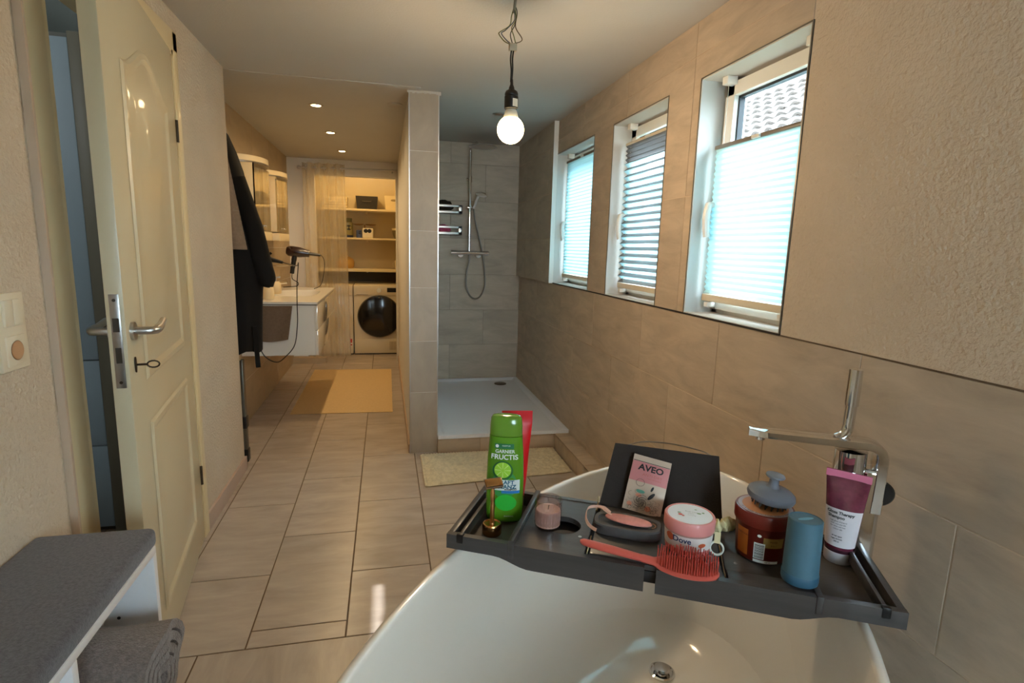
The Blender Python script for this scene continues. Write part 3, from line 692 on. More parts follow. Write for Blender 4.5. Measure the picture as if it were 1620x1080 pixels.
# razor and its stand
x, y = .236, 1.163
gold = mat('rose_gold', (205, 150, 92), .25, 1)
b = thing('razor_stand', 'short round gold razor stand in the left end of the tray', 'stand', (x, y, .607))
mb = MB(); mb.lathe([(.0005, 0), (.021, 0), (.0225, .002), (.0225, .022), (.0205, .026), (.0185, .0265), (.0175, .024), (.0065, .0235), (.006, .012), (.0005, .012)], 32); mb.build('stand_body', gold, b)
b = thing('safety_razor', 'rose gold safety razor standing head up in its stand', 'razor', (x, y, .620), face_cam(x, y, 20))
mb = MB(); mb.lathe([(.0005, 0), (.0048, 0), (.0052, .012), (.0045, .014), (.0052, .016), (.0050, .06), (.0040, .066), (.0052, .07), (.0052, .088), (.0038, .094), (.003, .104), (.0005, .104)], 20); mb.build('handle', mat('rose_gold_knurl', (205, 150, 92), .35, 1, bump=.5, bscale=500), b)
mb = MB(); Mh = T(0, -.004, .112) @ Rx(38); mb.rbox(-.020, .020, -.013, .013, -.002, .001, .001, 2, Mh); mb.rbox(-.0205, .0205, -.010, .010, .0022, .0062, .002, 2, Mh); hd = mb.build('razor_head', gold, b)
mb = MB(); mb.box(-.0215, .0215, -.0125, .0125, .0012, .0018, Mh); mb.build('blade', steel, hd, smooth=False)
# candle
x, y = tray_pt(-.238, -.022)
b = thing('glass_candle', 'pink candle in a ribbed clear glass beside the cup hole', 'candle', (x, y, .639))
n = 64; mb = MB(); vs_ = []; fs = []
prof = [(.001, 0), (.026, 0), (.029, .003), (.0302, .010), (.0305, .055), (.0315, .066), (.0300, .067), (.0287, .060), (.0283, .012), (.026, .006), (.001, .005)]
for j, (r, z) in enumerate(prof):
    for k in range(n):
        rr = r*(1+(.022*math.cos(k*2*PI*24/n*1.0) if 2 < j < 5 and z < .056 else 0)); a = 2*PI*k/n; vs_.append((rr*math.cos(a), rr*math.sin(a), z))
for j in range(len(prof)-1):
    for k in range(n): fs.append((j*n+k, j*n+(k+1) % n, (j+1)*n+(k+1) % n, (j+1)*n+k))
fs.append(tuple(range(n-1, -1, -1))); fs.append(tuple((len(prof)-1)*n+k for k in range(n))); mb.add(vs_, fs)
mb.build('candle_glass', pane_mat('candle_glass', (246, 240, 238), 3.2), b)
mb = MB(); 
vs_ = []; fs = []; pr_ = [(.001, .0055), (.0275, .0065), (.0281, .02), (.0281, .040), (.0262, .0425), (.012, .0412), (.001, .0410)]
for j, (r, z) in enumerate(pr_):
    for k in range(n): rr = r*(1+(.02*math.cos(2*PI*24*k/n) if 1 <= j <= 3 else 0)); a = 2*PI*k/n; vs_.append((rr*math.cos(a), rr*math.sin(a), z))
for j in range(len(pr_)-1):
    for k in range(n): fs.append((j*n+k, j*n+(k+1) % n, (j+1)*n+(k+1) % n, (j+1)*n+k))
mb.add(vs_, fs); mb.build('wax', mat('wax_pink', (222, 188, 178), .45, sss=.3), b)
mb = MB(); mb.tube([(0, 0, .040), (.0006, .0003, .046), (.0016, 0, .051)], .0009, 6); mb.build('wick', black_ink, b)

# soap dish with the pink stone
u_, v_ = -.062, .012
x, y = tray_pt(u_, v_)
b = thing('stone_dish', 'dark grey stone soap dish in front of the book rest', 'dish', (x, y, .639), trot+math.radians(-2))
def sup(a, bb, e, n=48): return [(a*math.copysign(abs(math.cos(2*PI*i/n))**(2/e), math.cos(2*PI*i/n)), bb*math.copysign(abs(math.sin(2*PI*i/n))**(2/e), math.sin(2*PI*i/n))) for i in range(n)]
def ringloft(mb, lv, n=48):
    vs_ = []; fs = []
    for a, bb, e, z in lv: vs_ += [(p[0], p[1], z) for p in sup(a, bb, e, n)]
    for j in range(len(lv)-1):
        for k in range(n): fs.append((j*n+k, j*n+(k+1) % n, (j+1)*n+(k+1) % n, (j+1)*n+k))
    fs.append(tuple(range(n-1, -1, -1))); fs.append(tuple((len(lv)-1)*n+k for k in range(n))); mb.add(vs_, fs)
mb = MB(); ringloft(mb, [(.073, .038, 3.2, 0), (.075, .040, 3.2, .002), (.075, .040, 3.2, .020), (.073, .038, 3.2, .023), (.066, .029, 2.8, .0225), (.064, .026, 2.6, .018), (.055, .018, 2.4, .0165), (.002, .001, 2, .016)])
mb.build('dish_body', mat('dark_stone', (72, 68, 66), .55, var=.15, vscale=60), b)
mb = MB(); mb.tube([(.052+.010*math.cos(t), .001+.012*math.sin(t), .0215) for t in [-1.3+2.6*i/12 for i in range(13)]], .0012, 6); mb.build('dish_mark', mat('dish_mark', (150, 110, 84), .5), b)
b = thing('pink_stone', 'flat pink oval massage stone with a cord loop lying on the stone dish', 'stone', (x, y, .658), trot+math.radians(-8))
mb = MB(); ringloft(mb, [(.046, .014, 2, .0), (.052, .0185, 2, .002), (.053, .0195, 2, .0045), (.050, .017, 2, .007), (.03, .01, 2, .0085), (.002, .001, 2, .009)])
for i, v in enumerate(mb.v): mb.v[i] = (v[0]+.002, v[1], v[2]+.004+.05*v[0]*.0)
mb.build('stone_body', mat('rose_quartz', (214, 140, 128), .3, var=.2, vscale=40, coat=.2, sss=.2), b)
mb = MB()
path = spline([(-.040, .004, .014), (-.058, .012, .019), (-.080, .016, .016), (-.094, .006, .012), (-.093, -.012, .000), (-.084, -.028, -.006), (-.070, -.040, -.008), (-.058, -.050, -.006)], 7)
mb.sheet(lambda u, v: (lambda p, q: p+Vector((0, .0, .0))+q*(v-.5)*.0075)(path[min(int(u*(len(path)-1)), len(path)-1)], Vector((.25, .35, .9)).normalized()), len(path)-1, 2, .0012)
mb.tube(spline([(-.036, .0, .012), (-.050, .000, .018), (-.066, .012, .019), (-.074, .016, .016)], 6), .0022, 6)
mb.build('cord_loop', mat('cord_pink', (226, 180, 158), .8), b)
# face-mask sachet leaning on the book rest
sx, sy = tray_pt(-.035, .108)
rest_n = Vector((0, -.855, .518))
b = thing('mask_sachet', 'pink and cream AVEO mask sachet leaning on the book rest', 'sachet', (sx, sy, .640), trot)
ex = Vector((.965, -.0, -.16)).normalized(); 
ez = Vector((.17, .50, .85)); ez = (ez-ex*ez.dot(ex)).normalized(); en = ex.cross(ez)
SW, SH = .092, .136
def sf(x, z, off=0): 
    k = math.sin(PI*min(max(z/SH, 0), 1)); w = .0045*k*(1-(2*x/SW)**2)+.0008*math.sin(60*x+90*z)
    return tuple(ex*x+ez*z-en*(-.006)*0-en*(-(w+.003+off)))
# en must face the viewer (-y, +z)
if en.y > 0: en = -en
mb = MB(); mb.grid(lambda u, v: sf((u-.5)*SW, v*SH), 10, 16); mb.grid(lambda u, v: tuple(Vector(sf((u-.5)*SW, v*SH))-en*.0012), 10, 16); mb.build('sachet_foil', mat('sachet_foil', (206, 182, 160), .22, coat=.3, metal=.15), b)
SFm = lambda x, z: sf(x*1.24, z*1.09, .0007)
mb = MB(); rect(mb, SFm, -.0368, .0368, .066, .110, 8, 5); mb.build('pink_band', mat('sachet_pink', (206, 134, 132), .25, metal=.15), b)
SF2 = lambda x, z: sf(x*1.24, z*1.09, .0012)
mb = MB(); text_on(mb, 'AVEO', .019, SF2, dx=.001, dy=.098, bold=.0006, sx=1.0); rect(mb, SF2, -.036, .036, .1105, .1118, 8, 1)
for cx_, cz_, L1, W1, a in ((.012, .040, .010, .0035, 1.0), (.011, .056, .006, .0022, 1.3)):
    mb.add([SF2(cx_+L1*math.cos(t)*math.cos(a)-W1*math.sin(t)*math.sin(a), cz_+L1*math.cos(t)*math.sin(a)+W1*math.sin(t)*math.cos(a)) for t in [2*PI*i/14 for i in range(14)]], [tuple(range(14))])
mb.build('lettering', black_ink, b)
mb = MB(); text_on(mb, 'ANTI-DRY', .0085, SF2, dx=.006, dy=.083); text_on(mb, 'TUCHMASKE', .0050, SF2, dx=.010, dy=.076); mb.build('lettering_rose', mat('rose_ink', (176, 92, 84), .5), b)
mb = MB()
for i in range(26):
    r_ = .003+.0009*i**.9; a0_ = i*2.4; cxx, czz = -.006+.3*r_*math.cos(a0_), .024+.3*r_*math.sin(a0_)
    pts = [SF2(cxx+r_*.55*math.cos(a0_+t), min(max(czz+r_*.5*math.sin(a0_+t), .003), .06)) for t in [i2*.35 for i2 in range(9)]]
    mb.tube(pts, .00032, 4)
for i in range(46):
    cxx, czz, r_ = random.uniform(-.031, .031), random.uniform(.006, .046)*random.uniform(.4, 1), random.uniform(.003, .0075); a0_ = random.uniform(0, 6)
    mb.tube([SF2(min(max(cxx+r_*math.cos(a0_+t), -.035), .035), max(czz+r_*.8*math.sin(a0_+t), .003)) for t in [i2*.4 for i2 in range(8)]], .00028, 4)
disc(mb, SF2, -.014, .064, .0085, 18, 1, .0078)
mb.build('flower_drawing', mat('sketch_ink', (70, 62, 60), .6), b)
mb = MB(); disc(mb, SF2, -.010, .045, .0085, 16, .45); mb.build('leaf_print', mat('leaf_teal', (90, 150, 128), .5), b)
mb = MB(); disc(mb, SF2, -.012, .036, .006, 14, .7); disc(mb, SF2, -.026, .014, .005, 12); disc(mb, SF2, .010, .012, .006, 12); mb.build('petal_print', mat('petal_peach', (216, 140, 112), .5), b)
# cream jar
x, y = tray_pt(.068, -.012)
b = thing('cream_jar', 'round pink and white Dove cream jar with flowers on its lid', 'jar', (x, y, .639), face_cam(x, y, -2))
mb = MB(); S = loft(mb, [(0, .044, .044, 2), (.003, .047, .047, 2), (.046, .050, .050, 2), (.048, .049, .049, 2)], 56); mb.build('jar_body', mat('jar_pink', (205, 120, 112), .35), b)
mb = MB(); patch(mb, S, -1.9, 1.9, .014, .0445, .0005, 30, 2); mb.build('jar_label', mat('jar_label', (226, 214, 206), .4), b)
mb = MB(); F = flat(S, .050, .001); text_on(mb, 'Dove', .017, F, dx=-.010, dy=.036, bold=.0004); mb.build('lettering', navy, b)
mb = MB(); disc(mb, F, -.034, .036, .008, 12, 1.1); disc(mb, F, .030, .028, .007, 12, .7); mb.build('flower_print', mat('flower_orange', (196, 92, 54), .5), b)
mb = MB(); patch(mb, S, -PI, PI, .0445, .0475, .001, 48, 1); mb.build('jar_band', mat('jar_band', (178, 134, 122), .35), b)
mb = MB(); mb.lathe([(.0505, .048), (.0525, .049), (.0530, .054), (.0525, .072), (.0505, .075), (.0475, .0752), (.0465, .0738), (.0005, .0738)], 56); mb.build('jar_lid', mat('lid_pink', (222, 142, 136), .35), b)
mb = MB(); mb.lathe([(.0005, .0739), (.0463, .0739), (.0460, .0745), (.0005, .0746)], 48); mb.build('lid_disc', mat('lid_white', (226, 226, 228), .35), b)
G = lambda x, y: (x, y, .0749)
mb = MB(); text_on(mb, 'Body Love', .006, G, dx=.002, dy=.010); text_on(mb, 'crème', .005, G, dx=.002, dy=.002); text_on(mb, 'nourishing', .004, G, dx=.004, dy=-.006); mb.build('lid_lettering', mat('ink_grey', (140, 132, 120), .6), b)
mb = MB(); disc(mb, G, -.019, -.010, .0045, 8); disc(mb, G, -.013, -.014, .003, 8); mb.build('lid_flower', mat('flower_red', (208, 92, 82), .5), b)
mb = MB(); disc(mb, G, -.022, -.002, .004, 8, .6); disc(mb, G, .018, .008, .005, 8, .6); disc(mb, G, .026, .014, .003, 8); disc(mb, G, .010, .024, .003, 8, .6); mb.build('lid_leaf', mat('leaf_sage', (120, 150, 100), .5), b)
# hairbrush
x, y = tray_pt(.052, -.112)
b = thing('hairbrush', 'coral red paddle hairbrush lying bristles up at the front of the tray', 'hairbrush', (x, y, .640), trot+math.radians(-4))
coral = mat('brush_coral', (206, 92, 78), .4)
def brush_w(s):   # s = -.20 .. .06 along x, half width
    if s < -.075: 
        t = (s+.205)/.13; return .0085+.004*math.sin(PI*min(max(t, 0), 1))*(1 if t < .6 else .9)+(0 if t > .08 else -.004*(1-t/.08))
    t = (s+.075)/.05; neck = .0125 if s < .0 else 0; hd_ = .040*math.sqrt(max(0, 1-((s-.010)/.064)**2)); return max(hd_, neck*(1 if t < 1 else max(0, 2-t)))
L0, L1 = -.205, .072; n = 44; mb = MB(); vs_ = []; fs = []; m = 14
for i in range(n+1):
    s = L0+(L1-L0)*(i/n); w = max(brush_w(s), .0012)
    if i == 0: w = .003
    if i == n: w = .004
    zc = .006+.012*max(0, -(s+.05))/.155+(.0); th = .0065
    for k in range(m):
        a = 2*PI*k/m; vs_.append((s, w*math.cos(a), zc+th*math.sin(a)*(1 if w > .004 else .5)))
for i in range(n):
    for k in range(m): fs.append((i*m+k, i*m+(k+1) % m, (i+1)*m+(k+1) % m, (i+1)*m+k))
fs.append(tuple(range(m-1, -1, -1))); fs.append(tuple(n*m+k for k in range(m))); mb.add(vs_, fs); mb.build('handle_and_back', coral, b, ang=60)
mb = MB(); cols = 25
for i in range(cols):
    s = -.046+.114*i/(cols-1); w = brush_w(s)-.006
    k = max(2, int(w*2/.0056))
    for j in range(k):
        yy = -w+2*w*(j+(.5 if i % 2 else .2))/k
        h = .026+.003*math.sin(i*1.7+j*2.3); zt = .011; mb.cyl((s, yy, zt), (s+random.uniform(-.0012, .0012), yy+random.uniform(-.001, .001), zt+h), .0012, 5, .0010)
br = mb.build('bristles', mat('bristle_coral', (190, 70, 58), .45), b); br['kind'] = 'stuff'
# pale scrunchie and the ring
x, y = tray_pt(.138, .062)
b = thing('hair_scrunchie', 'pale yellow ruched hair scrunchie between the cream jar and the brown jar', 'scrunchie', (x, y, .648), trot)
def scr(u, v):
    a = 2*PI*u; c = 2*PI*v; R_ = .0195+.002*math.sin(9*a); r_ = .0118*(1+.36*math.sin(14*a+2*math.sin(c))+.16*math.sin(3*c+9*a))
    return ((R_+r_*math.cos(c))*math.cos(a)*1.0, (R_+r_*math.cos(c))*math.sin(a)*.62, .012+r_*math.sin(c)*1.05+.010*math.cos(a+.6))
mb = MB(); mb.grid(scr, 110, 14); mb.build('ruched_fabric', mat('scrunchie_cream', (222, 208, 158), .9, bump=.2, bscale=200), b, ang=80)
x, y = tray_pt(.125, -.030)
b = thing('hair_ring', 'small white plastic ring hanging out beside the cream jar', 'ring', (x, y, .639), face_cam(x, y, 0))
mb = MB(); mb.tube([(.013*math.cos(t), .006*math.sin(t)*.5, .0155+.013*math.sin(t)) for t in [2*PI*i/28 for i in range(28)]], .0024, 8, True); mb.build('ring_body', mat('ring_white', (206, 208, 196), .4), b)
mb = MB(); mb.sheet(lambda u, v: (-.006+.012*u, .001-.004*v+.010*v*v, .026+.022*v), 4, 6, .0014); mb.build('ring_band', mat('scrunchie_band', (220, 206, 160), .9), b)
# brown hair-mask jar
x, y = tray_pt(.221, .030)
b = thing('hair_mask_jar', 'dark red brown hair mask jar with barcode label', 'jar', (x, y, .628), face_cam(x, y, -2))
brown = mat('jar_brown', (92, 26, 14), .3, coat=.2); mb = MB()
S = loft(mb, [(0, .046, .046, 2), (.003, .0505, .0505, 2), (.078, .0555, .0555, 2), (.080, .054, .054, 2)], 56); mb.build('jar_body', brown, b)
mb = MB(); mb.lathe([(.0545, .079), (.0585, .080), (.0595, .083), (.0595, .104), (.0575, .108), (.053, .1085), (.0005, .1085)], 56); mb.build('jar_lid', mat('jar_lid_brown', (112, 34, 22), .3, coat=.2), b)
G = lambda x, y: (x, y, .1090)
mb = MB(); disc(mb, G, 0, 0, .0535, 40, 1, .0455); mb.build('lid_rim_print', mat('lid_rim_print', (186, 172, 176), .4), b)
mb = MB(); disc(mb, G, 0, 0, .0455, 40); mb.build('lid_print', mat('lid_print', (206, 140, 92), .4), b)
mb = MB()
for i, s_ in enumerate('HAIR FOOD REPAIRING PAPAYA MASK'):
    if s_ == ' ': continue
    a = -2.6+i*.075
    vs2, fs2 = text_geo(s_, .0065); q = a+PI/2
    mb.add([(.0495*math.cos(a)+vx*math.cos(q)-vy*math.sin(q)*1, .0495*math.sin(a)+vx*math.sin(q)+vy*math.cos(q), .1096) for vx, vy, vz in vs2], fs2)
mb.build('lid_lettering', mat('lid_ink', (70, 30, 40), .5), b)
F = lambda x, z: S(x/.053, z, .0007)
mb = MB(); rect(mb, F, -.052, -.024, .012, .070, 6, 2); mb.build('orange_panel', mat('orange_panel', (176, 92, 30), .4), b)
mb = MB(); rect(mb, F, .006, .046, .040, .062, 8, 2); mb.build('gold_panel', mat('gold_panel', (150, 122, 62), .4), b)
mb = MB(); rect(mb, F, -.011, .010, .012, .048, 6, 2); rect(mb, F, -.011, .040, .004, .010, 8, 1); disc(mb, F, -.002, .064, .004, 14, .8); mb.build('white_label', white_ink, b)
F2 = lambda x, z: S(x/.053, z, .0012); mb = MB(); zz = .0135
while zz < .046:
    w_ = random.choice((.0007, .0011, .0016)); rect(mb, F2, -.0095, .0085, zz, zz+w_, 3, 1); zz += w_+random.choice((.0008, .0012))
text_on(mb, 'HAIR FOOD', .005, F2, dx=-.037, dy=.058); text_on(mb, '400 ml', .004, F2, dx=.018, dy=.007)
mb.build('barcode', black_ink, b)
mb = MB(); text_on(mb, 'MASK', .006, F2, dx=.026, dy=.054); text_on(mb, '3-in-1', .005, F2, dx=.026, dy=.046); mb.build('panel_lettering', mat('ink_brown', (70, 40, 16), .5), b)
# scalp massager on the jar
mx, my = x+.012, y+.004
b = thing('scalp_massager', 'grey blue silicone scalp massager with a knob handle on top of the brown jar', 'massager', (mx, my, .737), rot=(math.radians(4), math.radians(4), 0))
slate = mat('slate_plastic', (106, 108, 116), .42); mb = MB()
mb.lathe([(.0005, .014), (.040, .013), (.046, .016), (.0485, .022), (.047, .029), (.041, .034), (.028, .039), (.014, .0415), (.0105, .046), (.0095, .058), (.0105, .063), (.018, .064), (.0195, .066), (.0185, .069), (.010, .0705), (.0005, .0705)], 48); mb.build('massager_body', slate, b)
mb = MB()
for r_, c_ in ((.012, 7), (.024, 13), (.034, 18)):
    for i in range(c_):
        a = 2*PI*i/c_; mb.cyl((r_*math.cos(a), r_*math.sin(a), .015), (r_*1.02*math.cos(a), r_*1.02*math.sin(a), .0005), .0028, 6, .0016)
tt = mb.build('silicone_teeth', mat('teeth_grey', (70, 68, 66), .5), b); tt['kind'] = 'stuff'
# blue cylinder bottle
x, y = .779, .822
b = thing('blue_bottle', 'matt teal blue cylindrical bottle at the front edge of the tray', 'bottle', (x, y, .6405), rot=(math.radians(-2), math.radians(1), 0))
teal = mat('teal_matt', (68, 104, 120), .5, var=.03, vscale=60); mb = MB()
mb.lathe([(.0005, 0), (.028, 0), (.032, .002), (.0335, .007), (.0335, .019), (.0328, .0205)], 48); mb.build('bottle_base', mat('teal_dark', (52, 90, 112), .45), b)
mb = MB(); mb.lathe([(.0325, .0205), (.0322, .022), (.0305, .124), (.0300, .1275), (.0285, .1285), (.0282, .127), (.0005, .1268)], 48); mb.build('bottle_sleeve', teal, b)
mb = MB(); ringloft(mb, [(.017, .0045, 2, .1265), (.017, .0045, 2, .1274), (.014, .003, 2, .1276)], 28); mb.build('cap_emblem', mat('teal_light', (104, 160, 184), .45), b)
# pink shampoo tube
x, y = tray_pt(.392, .097)
b = thing('pink_tube', 'translucent pink shampoo tube standing on its white cap near the tap', 'tube', (x, y, .607), face_cam(x, y, -4))
mb = MB(); mb.lathe([(.0005, 0), (.027, 0), (.0285, .002), (.0295, .026), (.0285, .027)], 40); mb.build('tube_cap', mat('cap_pearl', (206, 196, 196), .35), b)
secs = [(.0255, .0285, .0285, 2), (.032, .0292, .0290, 2), (.10, .0345, .024, 2), (.15, .0385, .015, 2.1), (.184, .0415, .0045, 2.2), (.188, .042, .0016, 2.5), (.202, .0425, .0012, 2.5)]
mb = MB(); S = loft(mb, secs, 48, 4); mb.build('tube_body', mat('tube_pink', (112, 50, 66), .10, coat=.7, var=.45, vscale=22), b)
mb = MB(); rect(mb, lambda x, z: (x, -.0020, z), -.0425, .0425, .186, .202, 2, 1); rect(mb, lambda x, z: (x, .0020, z), -.0425, .0425, .186, .202, 2, 1); mb.build('tube_crimp', mat('crimp_pink', (224, 124, 152), .35), b)
mb = MB(); patch(mb, S, -1.25, 1.25, .040, .122, .0006, 20, 10); mb.build('tube_label', mat('tube_label', (222, 214, 216), .4), b)
mb = MB(); patch(mb, S, -PI, PI, .0265, .034, .0005, 40, 1); mb.build('dark_band', mat('band_plum', (58, 24, 34), .3), b)
def F(x, z): return S(math.asin(max(-1, min(1, x/.036))), z, .0011)
mb = MB(); text_on(mb, 'Gloss Therapy', .0085, F, dx=-.004, dy=.114, bold=.0003); text_on(mb, 'Shampoo', .0085, F, dx=-.011, dy=.105, bold=.0003)
for i, s_ in enumerate(('high-gloss shampoo', 'with rose and silk', 'for shiny soft hair', 'colour safe')): text_on(mb, s_, .0042, F, dx=-.006, dy=.096-.0055*i)
for i, s_ in enumerate(('all hair types', 'vegan formula', '200 ml')): text_on(mb, s_, .0042, F, dx=-.006, dy=.064-.006*i, bold=.0001)
mb.build('lettering', black_ink, b)

# ------------------------------------------------------------------ free-standing bath tap
b = thing('bath_tap', 'chrome floor-standing bath tap with an upright lever beside the tub', 'tap', (1.062, .956, 0), math.atan2(-.13, .225)+PI)   # local +x towards the spout tip
mb = MB(); mb.lathe([(.045, 0), (.045, .008), (.04, .012), (.001, .012)], 32); mb.build('floor_flange', chrome, b)
mb = MB(); mb.rbox(-.022, .022, -.022, .022, .01, .80, .010, 3); mb.build('column', chrome, b)
mb = MB(); mb.lathe([(.001, .72), (.030, .72), (.033, .724), (.033, .835), (.001, .84)], 36, T(.045, 0, 0)); mb.build('valve_body', chrome, b)
n = 30; pts = []
def arm(t):   # profile of the flat spout, bending down into the column
    return spline([(-.012, 0, .70), (-.014, 0, .80), (-.010, 0, .838), (.012, 0, .852), (.06, 0, .853), (.16, 0, .853), (.262, 0, .853)], 8)
path = arm(0); mb = MB(); vs_ = []; fs = []
for i, p in enumerate(path):
    t = (path[min(i+1, len(path)-1)]-path[max(i-1, 0)]).normalized(); nn = Vector((-t.z, 0, t.x)); hw = .024 if i < len(path)-3 else .024-.004*(i-len(path)+4); hh = .0125-.004*(i/len(path))
    for a_, b_ in ((-1, -.75), (-.8, -1), (.8, -1), (1, -.75), (1, .75), (.8, 1), (-.8, 1), (-1, .75)): vs_.append(p+Vector((0, 1, 0))*hw*a_+nn*hh*b_)
m = 8
for i in range(len(path)-1):
    for k in range(m): fs.append((i*m+k, i*m+(k+1) % m, (i+1)*m+(k+1) % m, (i+1)*m+k))
fs.append(tuple(range(m))); fs.append(tuple((len(path)-1)*m+k for k in range(m))); mb.add(vs_, fs); sp = mb.build('spout', chrome, b)
mb = MB(); mb.cyl((.235, 0, .848), (.235, 0, .836), .011, 20); mb.build('aerator', chrome, sp)
mb = MB(); mb.tube(spline([(.078, 0, .858), (.066, 0, .866), (.0585, 0, .88), (.057, 0, .91), (.0565, 0, .94)], 6), .0115, 16); mb.cyl((.0565, 0, .938), (.0560, 0, 1.02), .0140, 24); mb.build('lever', chrome, b)
mb = MB(); mb.lathe([(.001, 0), (.030, 0), (.033, .003), (.033, .011), (.030, .014), (.001, .014)], 32, T(-.022, -.012, .735) @ Rx(90), sx=1.1, sy=.95); mb.build('side_outlet', mat('outlet_black', (26, 22, 18), .3), b)
mb = MB(); mb.tube(spline([(-.01, -.03, .72), (-.008, -.034, .60), (-.008, -.036, .40), (-.006, -.034, .20), (0, -.02, .05)], 8), .008, 10); mb.build('hose', steel, b)

# ------------------------------------------------------------------ hanging bulb
bx, by = .440, 2.0
b = thing('pendant_bulb', 'lit bare bulb in a black socket hanging from loose wires', 'lamp', (bx, by, 0))
def wires(pts, m, name, r=.0016): mb = MB(); mb.tube(spline(pts, 8), r, 6); return mb.build(name, m, b)
wg = mat('wire_green', (92, 96, 40), .5); wb_ = mat('wire_blue', (38, 52, 62), .5); wk = mat('wire_black', (26, 24, 22), .5); wbr = mat('wire_brown', (84, 60, 34), .5)
mb = MB(); mb.tube([(.006, 0, ZC), (.004, 0, 2.085), (.002, .002, 2.06)], .005, 8); mb.build('supply_cable', mat('cable_grey', (120, 116, 104), .6), b)
wires([(.003, 0, 2.085), (-.006, .004, 2.05), (-.012, .003, 2.02), (-.045, .0, 1.995), (-.050, -.004, 1.985), (-.03, -.003, 1.965), (-.006, 0, 1.958)], wg, 'wire')
wires([(.003, 0, 2.085), (.004, -.004, 2.05), (.0, -.006, 2.03), (-.028, -.006, 2.00), (-.042, -.006, 1.988), (-.022, -.004, 1.968), (-.004, 0, 1.960)], wb_, 'wire')
wires([(.004, 0, 2.085), (.010, .002, 2.05), (.010, .004, 2.015), (.032, .004, 1.985), (.028, .002, 1.972), (.004, 0, 1.962)], wbr, 'wire')
wires([(.004, 0, 2.085), (.012, -.003, 2.06), (.004, -.004, 2.02), (-.010, -.004, 1.99), (-.002, -.002, 1.962)], wk, 'wire')
wires([(.004, 0, 2.085), (.008, -.003, 2.04), (-.006, -.005, 2.01), (.002, -.004, 1.985), (.010, -.002, 1.962)], wg, 'wire')
mb = MB(); mb.rbox(-.013, .015, -.008, .008, 1.938, 1.962, .002); mb.build('terminal_block', mat('terminal', (176, 160, 136), .5), b)
wires([(-.004, 0, 1.942), (-.006, .002, 1.91), (-.003, 0, 1.875), (-.004, 0, 1.836)], wk, 'wire', .0026)
wires([(.004, 0, 1.942), (.000, -.003, 1.912), (.002, 0, 1.88), (.000, 0, 1.836)], wk, 'wire', .0026)
mb = MB(); mb.lathe([(.0045, 1.845), (.0055, 1.828), (.0095, 1.818), (.0105, 1.812), (.020, 1.806), (.0235, 1.798), (.0235, 1.792), (.0225, 1.790), (.0245, 1.788), (.0245, 1.748), (.0205, 1.745), (.001, 1.745)][::-1], 32); so_ = mb.build('bulb_socket', mat('socket_black', (24, 21, 18), .4), b)
mb = MB(); mb.grid(lambda u, v: (.0249*math.sin(.0+.9*u), -.0249*math.cos(.0+.9*u), 1.752+.026*v), 8, 2); mb.build('socket_label', mat('socket_label', (205, 196, 180), .6), so_)
mb = MB(); mb.lathe([(.015, 1.746), (.0185, 1.744), (.022, 1.736), (.0265, 1.72), (.0265, 1.714), (.001, 1.714)], 32); mb.build('bulb_collar', mat('bulb_collar', (206, 200, 188), .5), b)
mb = MB(); prof = [(.0265, 1.714)]
for i in range(17):
    a = .55+(PI-.55)*i/16; prof.append((max(.0475*math.sin(a), .0005), 1.677+.0475*math.cos(a)))
mb.lathe(prof, 32); mb.build('bulb_globe', emat('bulb_glow', (255, 226, 168), 22.0), b)
ld = bpy.data.lights.new('bulb_light', 'POINT'); ld.energy = BULB_WATT; ld.color = (1, .73, .46); ld.shadow_soft_size = .05
lo = bpy.data.objects.new('bulb_light', ld); COL.objects.link(lo); lo.location = (0, 0, 1.62); lo.parent = b

# ------------------------------------------------------------------ ceiling spots
spot_glow = emat('spot_glow', (255, 222, 160), 14.0)
def ceiling_spot(x, y, z, label, watt):
    t = thing('ceiling_spot', label, 'spotlight', (x, y, z), group='recessed ceiling spots')
    mb = MB(); mb.lathe([(.030, .001), (.031, -.004), (.042, -.005), (.045, -.002), (.045, .001)], 32); mb.build('spot_ring', steel, t)
    mb = MB(); mb.lathe([(.0005, -.001), (.029, -.001), (.027, -.004), (.0005, -.006)], 28); mb.build('spot_lens', spot_glow if watt else mat('spot_off', (150, 110, 80), .3), t)
    if watt:
        l = bpy.data.lights.new('spot_light', 'SPOT'); l.energy = watt; l.color = (1, .70, .36); l.spot_size = math.radians(168); l.spot_blend = .9; l.shadow_soft_size = .03
        o = bpy.data.objects.new('spot_light', l); COL.objects.link(o); o.parent = t; o.location = (0, 0, -.012)
zc = ZC-.003
ceiling_spot(-.408, 3.797, zc, 'round recessed ceiling spot nearest the bathroom in the corridor', SPOT_WATT)
ceiling_spot(-.400, 4.662, zc, 'middle recessed ceiling spot of the three in the corridor', SPOT_WATT)
ceiling_spot(-.377, 5.525, zc, 'recessed ceiling spot nearest the curtain', SPOT_WATT)
ceiling_spot(.727, 3.648, ZC, 'recessed ceiling spot over the shower beside the bulb', 0)
t = thing('ceiling_disc', 'flat round white cover on the corridor ceiling near the tiled column', 'cover', (.07, 3.613, zc)); mb = MB(); mb.lathe([(.001, -.006), (.04, -.006), (.045, -.003), (.045, 0)], 32); mb.build('cover_plate', ceil_m, t)

